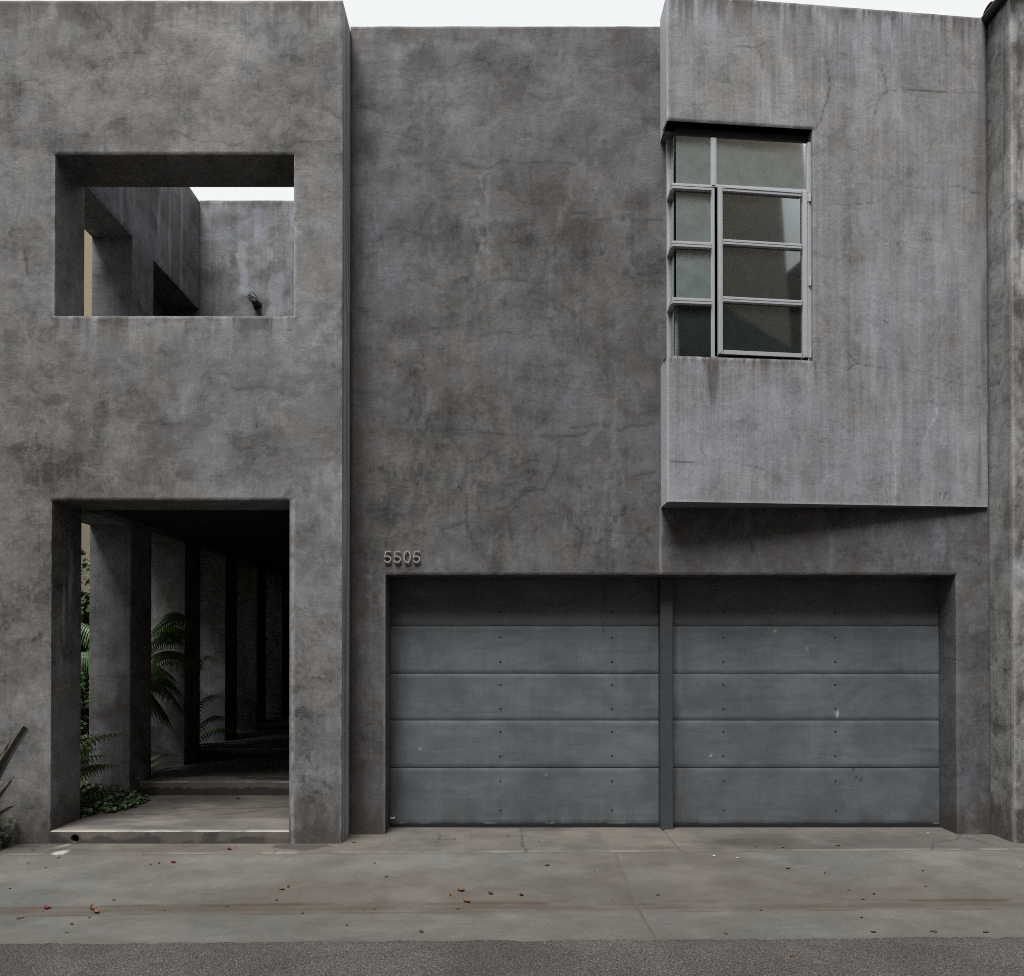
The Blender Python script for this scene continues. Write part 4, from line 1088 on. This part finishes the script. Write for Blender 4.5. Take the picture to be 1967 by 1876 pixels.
# ------------------------------------------------------------------ caged lamp in the court
LX, LZ = -3.228, 6.175
lamp = empty("wall_lamp", (LX, 9.42, LZ))
tag(lamp, "jelly-jar bulkhead lamp in a wire cage on the court wall", "lamp")
Geo().lathe((LX, 9.42, LZ), (0, -1, 0), [(0, 0.001), (0, .058), (.02, .058), (.03, .046), (.09, .046), (.10, .052), (.115, .052), (.118, .02)], 20).build("base", M['steel'], lamp, smooth=False)
Geo().lathe((LX, 9.42, LZ), (0, -1, 0), [(.112, .036), (.16, .037), (.20, .034), (.225, .024), (.236, .010), (.238, .0005)], 20).build("glass_jar", M['lampglass'], lamp, smooth=True)
g = Geo()
for k in range(4):
    a = k * math.pi / 4 + .3
    pts = []
    for t in np.linspace(-1, 1, 17):
        d = .115 + .135 * (1 - abs(t) ** 4 * 1.0) if abs(t) < .999 else .115
        r = .050 * t if abs(t) < .35 else math.copysign(.050 * (1 - .0 * abs(t)), t) * min(1, .35 + (abs(t) - .35) * 2.6)
        pts.append((LX + r * math.cos(a), 9.42 - (.112 if abs(t) > .999 else .115 + .138 * (1 - abs(t) ** 3)), LZ + r * math.sin(a)))
    g.tube(pts, .0032, 6)
for d, r in ((.150, .0505), (.195, .0495)):
    g.tube([(LX + r * math.cos(a), 9.42 - d, LZ + r * math.sin(a)) for a in np.linspace(0, 2 * math.pi, 25)], .0032, 6, cap=False)
g.build("cage", M['steel'], lamp)

# ------------------------------------------------------------------ neighbours
def wear_neigh(P, u, z):
    x, y = P[..., 0], P[..., 1]; s_ = x * 1.3 + y
    w = np.zeros(u.shape + (3,))
    st = top_drip(s_, z, 7.49, 611, .3, .8) + base_dirt(s_, z, 612, .6)
    st += .7 * sstep(.10, .0, np.abs(x - 4.54)) * (y < 6.43) * sstep(.44, .60, fbm(s_ * 12, z * 5, 613, 5))
    st += .40 * (y < 6.43) * sstep(.55, .66, fbm(s_ * 9, z * 7, 614, 5))
    st += .35 * sstep(.52, .68, fbm(s_ * 5, z * 1.5, 615, 5))
    st += .9 * (z < .30) * (y < 6.43) * sstep(.38, .55, fbm(s_ * 5, z * 5, 616, 4))
    w[..., 1] = st
    jz = z + (fbm(s_ * 5, z * 5, 617, 3) - .5) * .1
    d = line_dist(s_ + (fbm(s_ * 8, z * 3, 618, 3) - .5) * .06, jz, [[(12.31, 7.3), (12.30, 6.5), (12.33, 5.9), (12.30, 5.0)], [(12.40, 5.6), (12.15, 5.75)], [(12.4, 1.55), (12.15, 1.4)]])
    w[..., 0] = .6 * sstep(.014, .003, d)
    w[..., 2] = .20 * sstep(.02, .0, np.abs(x - 4.468)) * (y < 6.45)
    return np.clip(w, 0, 1)
nb = empty("neighbour_house", (5.5, 6.6, 0))
tag(nb, "weathered rendered house with tiled eave at the right edge", "house")
s = Sheet()
wall(s, (0, 6.41, 0), (1, 0, 0), (0, -1, 0), .25, 4.468, 8.5, 0, 7.49, h=.022, wear=wear_neigh, ends=(0, 1), amp=1.6)
ys = cuts(6.41, 12, .022); zs = cuts(0, 7.49, .022)
a, b = np.meshgrid(ys, zs, indexing='ij')
P = np.stack([4.468 + .006 * (fbm(a * 3, b * 3, 7, 4) - .5) + np.where(a < 6.4101, .005, 0), a, b], -1)
P[..., 1] += np.where(a < 6.4101, arris(P), 0)
s.grid(P, None, wear_neigh(P, a, b))
s.build("wall", M['neigh'], nb)
g = Geo()
prof = [(math.cos(t) * .042, math.sin(t) * .042) for t in np.linspace(math.pi, 2 * math.pi, 9)]
vs = [(4.440 + px, yy, 7.535 + pz) for yy in (6.30, 12) for px, pz in prof]
fs = [(i, i + 1, i + 10, i + 9) for i in range(8)]
g.raw(vs, fs); g.box(4.393, 4.403, 6.30, 12, 7.53, 7.545); g.box(4.448, 4.483, 6.32, 12, 7.491, 7.575)
g.build("rain_gutter", M['gutter_metal'], nb)
tile = Geo()
for i in range(9):
    for e in (0, 1):
        t = math.pi * i / 8
        tile.v.append((e * .42, -.075 * math.cos(t), .050 * math.sin(t) + e * .10))
tile.f += [(2 * i, 2 * i + 2, 2 * i + 3, 2 * i + 1) for i in range(8)]
tob = tile.build("roof_tile", M['tile'], None, smooth=True); tmesh = tob.data; bpy.data.objects.remove(tob)
rt = Geo(); rt.raw([(4.44, 6.30, 7.565), (8.6, 6.30, 8.6), (8.6, 12, 8.6), (4.44, 12, 7.565)], [(0, 1, 2, 3)]); roof = rt.build("roof", M['tile'], nb)
for k in range(28):
    o = bpy.data.objects.new("roof_tile", tmesh); o.location = Vector((4.406, 6.42 + k * .2, 7.548)) - world_loc(roof); link(o, roof)

gw = Geo(); gw.box(-6.5, -6.3, 8.3, 15.5, 0, 2.55); tag(gw.build("shade_backdrop_wall", mat_plain("shade_backdrop_dark", (.03, .032, .024), .95, .1, var=.7, scale=8)), "added dark backdrop wall behind the climber beside the passage", "wall")  # unseen wall, added dark so the view through the slots stays in shade
lb = empty("cream_house", (-9.6, 10, 0))
tag(lb, "cream stuccoed house glimpsed through the slots on the left", "house")
g = Geo(); g.box(-11.5, -8.615, 14.3, 20, 0, 10.64); g.box(-11.5, -8.615, 5.5, 14.28, 0, 4.2); g.build("wall", M['cream'], lb)

# across the alley, behind the viewer: mirrored in the window glass
ob = empty("apartment_block", (0, -8, 0))
tag(ob, "brown stuccoed apartment block across the alley, mirrored in the casement panes", "building")
g = Geo(); g.box(-26, 5.2, -14, -4.2, -.2, 13.2); g.build("low_wing", M['brown'], ob)
g = Geo(); g.raw([(5.2, -14, -.2), (10.6, -14, -.2), (10.6, -4.4, -.2), (5.2, -4.4, -.2), (5.2, -14, 15.8), (9.5, -14, 15.8), (9.5, -4.4, 15.8), (5.2, -4.4, 15.8)], [(0, 3, 2, 1), (4, 5, 6, 7), (0, 1, 5, 4), (1, 2, 6, 5), (2, 3, 7, 6), (3, 0, 4, 7)]); g.build("tower_wing", M['brown'], ob)
g = Geo(); g.box(10.62, 22, -14, -5.0, -.2, 12.2); g.build("far_wing", mat_plain("dark_stucco", (.10, .09, .08), .9, .15, var=.3, scale=4), ob)
g = Geo(); g.raw([(4.6, -3.9, 11.6), (10.2, -3.9, 9.0), (10.2, -4.39, 9.0), (4.6, -4.19, 11.6), (4.6, -3.9, 9.0), (10.2, -3.9, 8.7), (10.2, -4.39, 8.7), (4.6, -4.19, 9.0)],
                 [(0, 1, 2, 3), (4, 7, 6, 5), (0, 4, 5, 1), (1, 5, 6, 2), (3, 2, 6, 7), (0, 3, 7, 4)]); g.build("canopy_roof", M['roofdark'], ob)

# ------------------------------------------------------------------ plants
def bez(a, b, c, t): return a * (1 - t) ** 2 + b * 2 * t * (1 - t) + c * t ** 2
def frond(g, base, ctrl, tip, W, n=20, droop=.8, start=.12, seed=0):
    rnd = random.Random(seed)
    base, ctrl, tip = Vector(base), Vector(ctrl), Vector(tip)
    pts = [bez(base, ctrl, tip, i / 24) for i in range(25)]
    g.tube(pts, [.0045 * (1 - .75 * i / 24) for i in range(25)], 5)
    for i in range(n):
        t = start + (1 - start) * (i + .5) / n
        p = bez(base, ctrl, tip, t)
        d = (bez(base, ctrl, tip, min(t + .02, 1)) - bez(base, ctrl, tip, t - .02)).normalized()
        side = d.cross(Vector((0, 0, 1)))
        if side.length < .15: side = d.cross(Vector((0, 1, 0)))
        side.normalize()
        upn = side.cross(d).normalized()
        L = W * (math.sin(math.pi * min(1, .18 + .82 * (t - start) / (1 - start))) ** .7) * (1.02 - .35 * t) * rnd.uniform(.9, 1.08)
        if L < .006: continue
        for sg in (-1, 1):
            ax = (side * sg * .86 + d * .50).normalized()
            m = 9
            wd = min(L * .19, .75 * (base - tip).length * (1 - start) / n)
            vs, fs = [], []
            for k in range(m + 1):
                f = k / m
                c = p + ax * L * f * (1 - .3 * min(droop, 1.5) * f * .6) - Vector((0, 0, 1)) * droop * L * f ** 1.5 + upn * .01 * math.sin(f * 3)
                pr = wd * (1 - f ** 1.6) * (1.0 if k % 2 == 0 else .62) + .0006
                q = ax.cross(upn).normalized() * pr
                vs += [c + q, c - q]
            for k in range(m): fs.append((2 * k, 2 * k + 1, 2 * k + 3, 2 * k + 2))
            g.raw(vs, fs)
def fern(name, label, base, fronds, mat, W, group=None):
    r = empty(name, base); tag(r, label, "fern", group)
    for i, (ctrl, tip) in enumerate(fronds):
        g = Geo(); frond(g, base, ctrl, tip, W * (1 if len(fronds[i]) < 3 else 1), seed=i + int(base[1] * 10)); g.build("frond", mat, r)
    return r
fern("fern", "bright green fern in the first slot beside the doorway", (-4.60, 7.20, .14),
     [((-4.50, 7.20, .86), (-4.03, 7.22, .86)), ((-4.52, 7.22, .50), (-4.03, 7.24, .50)), ((-4.5, 7.30, .70), (-3.98, 7.36, .63)), ((-4.5, 7.4, .95), (-3.86, 7.55, .82)),
      ((-4.7, 7.1, .8), (-4.95, 6.98, .7)), ((-4.5, 7.25, .30), (-3.95, 7.30, .27)), ((-4.55, 7.1, .95), (-4.18, 7.05, .98)), ((-4.5, 7.5, .62), (-4.02, 7.62, .48)), ((-4.6, 7.15, .6), (-4.2, 7.0, .62)), ((-4.6, 7.2, .42), (-4.12, 7.1, .36)), ((-4.7, 7.5, .8), (-4.8, 7.8, .75)), ((-4.55, 7.35, .8), (-4.2, 7.62, .66))], M['fern'], .20)
tf = empty("tree_fern", (-4.55, 8.72, .15)); tag(tf, "tall tree fern arching into the passage between the second slot's piers", "fern")
Geo().tube([(-4.55, 8.72, .1), (-4.56, 8.71, .6), (-4.53, 8.70, 1.05), (-4.50, 8.69, 1.38)], [.075, .065, .06, .045], 10).build("trunk", M['trunk'], tf)
crown = (-4.50, 8.69, 1.36)
for i, (c, t, W) in enumerate([((-4.10, 8.66, 2.55), (-3.62, 8.62, 1.92), .26), ((-4.05, 8.7, 1.95), (-3.62, 8.75, 1.45), .24), ((-4.1, 8.55, 1.6), (-3.75, 8.5, 1.12), .22), ((-4.8, 8.5, 2.3), (-5.3, 8.4, 1.9), .25),
                               ((-4.6, 8.9, 2.2), (-4.7, 9.5, 1.7), .25), ((-4.4, 8.4, 2.2), (-4.35, 7.9, 2.0), .2), ((-4.2, 8.85, 1.5), (-3.95, 9.0, .85), .2), ((-4.7, 8.3, 1.9), (-5.0, 7.9, 1.5), .22), ((-4.15, 8.6, 2.25), (-3.72, 8.52, 1.70), .25), ((-4.2, 8.8, 2.3), (-3.80, 8.95, 1.80), .24), ((-4.25, 8.6, 1.75), (-3.85, 8.6, 1.28), .24), ((-4.2, 8.6, 1.3), (-3.9, 8.55, .75), .2)]):
    g = Geo(); frond(g, crown, c, t, W, n=34, droop=1.35, seed=40 + i); g.build("frond", M['fern'] if i in (0, 1, 8, 9, 10) else M['fern_dark'], tf)
fern("fern", "low dim fern at the foot of the second slot", (-4.35, 8.62, .2), [((-4.2, 8.6, .55), (-3.86, 8.58, .44)), ((-4.3, 8.5, .6), (-4.0, 8.40, .5)), ((-4.4, 8.8, .6), (-4.5, 9.0, .6)), ((-4.2, 8.75, .42), (-3.95, 8.85, .33))], M['fern_dark'], .10)
fern("fern", "dark bushy fern in the third slot of the passage", (-4.35, 9.95, .28), [((-4.1, 9.9, 1.0), (-3.7, 9.85, .72)), ((-4.2, 9.8, 1.25), (-3.75, 9.7, 1.05)), ((-4.1, 10.1, .8), (-3.7, 10.2, .5)), ((-4.4, 9.8, 1.2), (-4.6, 9.5, 1.0)), ((-4.3, 9.9, 1.9), (-3.95, 9.9, 1.55))], M['fern_dark'], .17)
# creeping plants: many small round leaves
def creeper(name, label, area, n, mat, seed, r0=.012, r1=.026):
    rnd = random.Random(seed); g = Geo()
    for _ in range(n):
        x, y, z = area(rnd)
        r = rnd.uniform(r0, r1); nv = 9
        tilt = Vector((rnd.uniform(-.8, .8), rnd.uniform(-1.0, .3), 1)).normalized()
        a = tilt.cross(Vector((1, 0, 0))).normalized(); b = tilt.cross(a)
        c = Vector((x, y, z))
        vs = [c - tilt * r * .18] + [c + (a * math.cos(t) + b * math.sin(t)) * r * (1 - .35 * max(0, math.cos(t) - .8) * 5) for t in np.linspace(0, 2 * math.pi, nv, endpoint=False)]
        g.raw(vs, [(0, 1 + k, 1 + (k + 1) % nv) for k in range(nv)])
    return tag(g.build(name, mat), label, "ground cover", None, "stuff")
def bed_area(r):
    t = r.random(); y = 6.88 + 1.25 * r.random() ** .8
    lim = -3.82 - .10 * math.sin(y * 4) if y > 7.05 else -3.94
    if y > 7.70: lim = -4.02
    x = -4.75 + (lim + 4.75) * r.random() ** .55
    hgt = .02 + .16 * max(0, min(1, (lim - x) / .35))
    return x, y, .115 + hgt * r.random() + .02 * r.random()
creeper("ground_cover", "small round-leaved creeper spilling onto the passage floor", bed_area, 1500, M['ivy'], 5)
lw = Geo()
creeper("leafy_weed", "low leafy weed at the foot of the wall, far left", lambda r: (-4.62 + .34 * r.random() ** .8, 6.16 + .22 * r.random(), .01 + .24 * r.random() ** 1.4), 150, M['ivy'], 9, .014, .03)
hedge = Geo()
rnd = random.Random(31)
for _ in range(9000):
    y = 8.75 + 6.5 * rnd.random(); x = -5.75 + 1.0 * rnd.random(); z = .2 + 2.75 * rnd.random() ** .9
    c = Vector((x, y, z)); a = Vector((rnd.uniform(-1, 1), rnd.uniform(-1, 1), rnd.uniform(-1, 1))).normalized(); b = a.cross(Vector((.3, .2, 1))).normalized()
    L, w_ = rnd.uniform(.06, .13), rnd.uniform(.02, .038)
    hedge.raw([c, c + a * L * .5 + b * w_, c + a * L, c + a * L * .5 - b * w_], [(0, 1, 2, 3)])
tag(hedge.build("climbing_plant", M['fern_dark']), "dense leafy climber before the added backdrop wall behind the slots", "climber", None, "stuff")

# sword-leaved flax at the left edge
fx = empty("flax_plant", (-4.52, 6.12, 0)); tag(fx, "flax with broad dark cut leaves at the left edge of the wall", "plant")
def sword(base, mid, tip, w, mat, cut=False, fold=.35):
    base, mid, tip = Vector(base), Vector(mid), Vector(tip)
    n = 14; vs, fs = [], []
    for i in range(n + 1):
        t = i / n
        p = bez(base, mid, tip, t); d = (bez(base, mid, tip, min(1, t + .03)) - bez(base, mid, tip, max(0, t - .03))).normalized()
        sd_ = d.cross(Vector((0, -1, 0.15))).normalized()
        nn = sd_.cross(d).normalized()
        ww = w * ((.75 + .45 * math.sin(math.pi * min(t * 1.1, 1) * .6)) if cut else min(1.0, 1.15 * (1 - t) ** .55 * (.6 + t) + .02))
        if cut: ww *= 1 - .12 * t
        top = p + nn * 0
        vs += [p - sd_ * ww + nn * ww * fold, p, p + sd_ * ww + nn * ww * fold, p - nn * .004]
    for i in range(n):
        b = 4 * i
        fs += [(b, b + 1, b + 5, b + 4), (b + 1, b + 2, b + 6, b + 5), (b, b + 4, b + 7, b + 3), (b + 3, b + 7, b + 6, b + 2)]
    e = 4 * n; fs.append((e, e + 1, e + 2, e + 3))
    g = Geo(); g.raw(vs, fs); g.build("leaf", mat, fx)
B_ = (-4.50, 6.13, .0)
sword((-4.46, 6.16, 0), (-4.36, 6.15, .3), (-4.10, 6.10, .40), .022, M['flax'])
sword((-4.46, 6.18, 0), (-4.40, 6.18, .5), (-4.20, 6.18, .93), .026, M['flax'])
sword((-4.46, 6.14, 0), (-4.34, 6.14, .4), (-4.14, 6.12, .60), .020, M['flax'])
sword(B_, (-4.36, 6.13, .55), (-4.045, 6.16, 1.04), .030, M['flax'], True)
sword((-4.52, 6.10, 0), (-4.46, 6.08, .5), (-4.175, 6.10, .87), .034, M['flax_pale'])
sword((-4.50, 6.08, 0), (-4.30, 6.02, .30), (-4.03, 5.98, .665), .016, M['flax'])
sword((-4.52, 6.06, 0), (-4.44, 6.03, .35), (-4.20, 6.08, .62), .028, M['flax_pale'], True)
sword((-4.56, 6.12, 0), (-4.66, 6.1, .7), (-4.72, 6.15, 1.25), .034, M['flax'])
sword((-4.54, 6.16, 0), (-4.50, 6.2, .7), (-4.38, 6.26, 1.15), .032, M['flax'])
sword((-4.58, 6.12, 0), (-4.9, 6.05, .5), (-5.1, 5.98, .85), .030, M['flax'])
sword((-4.55, 6.06, 0), (-4.55, 5.9, .5), (-4.50, 5.80, .80), .028, M['flax'])
sword((-4.50, 6.10, 0), (-4.32, 6.06, .16), (-4.16, 6.0, .26), .022, M['flax'])

# ------------------------------------------------------------------ litter on the ground
def leaf_mesh(name, mat, L, W, curl, seed):
    rnd = random.Random(seed); n = 6; vs, fs = [], []
    for i in range(n + 1):
        t = i / n; w_ = W * math.sin(math.pi * min(.97, .06 + t * .92)) ** .8 * rnd.uniform(.85, 1.1)
        zc = curl * L * (t - .5) ** 2 * 1.2 + .002
        bx = rnd.uniform(-.04, .04) * L
        vs += [(L * (t - .5), bx - w_, zc + curl * w_ * .45 + rnd.uniform(0, .003)), (L * (t - .5), bx, zc), (L * (t - .5), bx + w_, zc + curl * w_ * .6 + rnd.uniform(0, .003))]
    for i in range(n):
        b = 3 * i; fs += [(b, b + 1, b + 4, b + 3), (b + 1, b + 2, b + 5, b + 4)]
    me = bpy.data.meshes.new(name); me.from_pydata(vs, [], fs); me.materials.append(mat)
    return me
LM = {'b': [leaf_mesh("dry_leaf", M['lf_brown'], .034, .010, .5, 1), leaf_mesh("dry_leaf", M['lf_brown'], .028, .008, .9, 2), leaf_mesh("dry_leaf", M['lf_dark'], .030, .009, .3, 3)],
      'B': [leaf_mesh("dry_leaf", M['lf_brown'], .075, .020, .6, 4), leaf_mesh("dry_leaf", M['lf_brown'], .065, .022, .9, 5), leaf_mesh("dry_leaf", M['lf_brown'], .080, .018, .4, 6)],
      'R': [leaf_mesh("dry_leaf", M['lf_red'], .050, .014, .7, 7)], 'k': [leaf_mesh("dark_leaf", M['lf_dark'], .050, .018, .15, 8)],
      'g': [leaf_mesh("green_leaf", M['lf_green'], .042, .011, .4, 9)], 'p': [leaf_mesh("petal", M['lf_pink'], .045, .020, .8, 10)], 'P': [leaf_mesh("petal", M['lf_pink'], .060, .032, 1.1, 11)],
      'w': [leaf_mesh("paper_scrap", M['lf_white'], .030, .010, .3, 12)], 't': [leaf_mesh("twig", M['lf_dark'], .075, .004, .1, 13)]}
NAMES = {'b': "dry_leaf", 'B': "dry_leaf", 'R': "dry_leaf", 'k': "dark_leaf", 'g': "green_leaf", 'p': "petal", 'P': "petal", 'w': "paper_scrap", 't': "twig"}
CATS = {'b': "leaf", 'B': "leaf", 'R': "leaf", 'k': "leaf", 'g': "leaf", 'p': "petal", 'P': "petal", 'w': "scrap", 't': "twig"}
def zone(x, y):
    q = y - ROAD_K * x
    z = "on paving against the house" if q > 6.15 else "on the sloping apron" if q > 5.2 else "in the gutter line" if q > 4.95 else "on the gutter pan" if q > 4.42 else "on the asphalt"
    sd = "below the doorway" if x < -1.4 else "before left garage door" if x < 1.5 else "before right garage door"
    return z, sd
BASE = {'b': "small dry brown leaf", 'B': "large curled brown leaf", 'R': "reddish dry leaf", 'k': "flat blackish leaf", 'g': "fresh green leaf bit", 'p': "magenta bract", 'P': "crumpled large magenta bract", 'w': "white scrap", 't': "thin dark twig"}
seen = {}
items = []
rnd = random.Random(77)
for k, x, y in LITTER:
    items.append((k, x, y))
count = {}
for k, x, y in items:
    count.setdefault((k,) + zone(x, y), []).append(x)
ORD = ["first", "second", "third", "fourth", "fifth", "sixth", "seventh", "eighth", "ninth", "tenth", "eleventh", "twelfth"]
for i, (k, x, y) in enumerate(items):
    o = bpy.data.objects.new(NAMES[k], LM[k][i % len(LM[k])])
    o.location = (x, y, float(ground_z(np.array(x), np.array(y))) + .002)
    o.rotation_euler = (rnd.uniform(-.15, .15), rnd.uniform(-.15, .15), rnd.uniform(0, 6.28))
    sc = rnd.uniform(.7, 1.0); o.scale = (sc, sc, sc)
    COL.objects.link(o)
    z, sd_ = zone(x, y)
    xs_ = sorted(count[(k, z, sd_)])
    lab = f"{BASE[k]} {z} {sd_}" + (f", {ORD[xs_.index(x)]} from left" if len(xs_) > 1 else "")
    tag(o, lab, CATS[k], f"{BASE[k]} litter {z} {sd_}" if len(xs_) > 1 else None)
g = Geo()                                             # the finest crumbs, too small to tell apart
for _ in range(90):
    x = rnd.uniform(-4.0, 4.4); y = rnd.choice([rnd.gauss(5.07, .06), rnd.uniform(4.5, 6.5)]) + ROAD_K * x
    a = rnd.uniform(0, 6.28); L, w_ = rnd.uniform(.004, .010), rnd.uniform(.002, .004); z = float(ground_z(np.array(x), np.array(y))) + .002
    ca, sa = math.cos(a), math.sin(a)
    g.raw([(x + p * ca - q * sa, y + p * sa + q * ca, z + h) for p, q, h in ((-L, 0, .001), (0, -w_, .003), (L, 0, .001), (0, w_, .002))], [(0, 1, 2, 3)])
tag(g.build("leaf_crumbs", M['lf_dark']), "fine brown leaf crumbs strewn along the gutter and apron", "leaf litter", None, "stuff")
o = bpy.data.objects.new("petal", LM['p'][0]); o.location = (-2.85, 7.75, .116); o.rotation_euler = (0, 0, .3); COL.objects.link(o)
tag(o, "magenta bract lying on the passage floor before the second step", "petal")
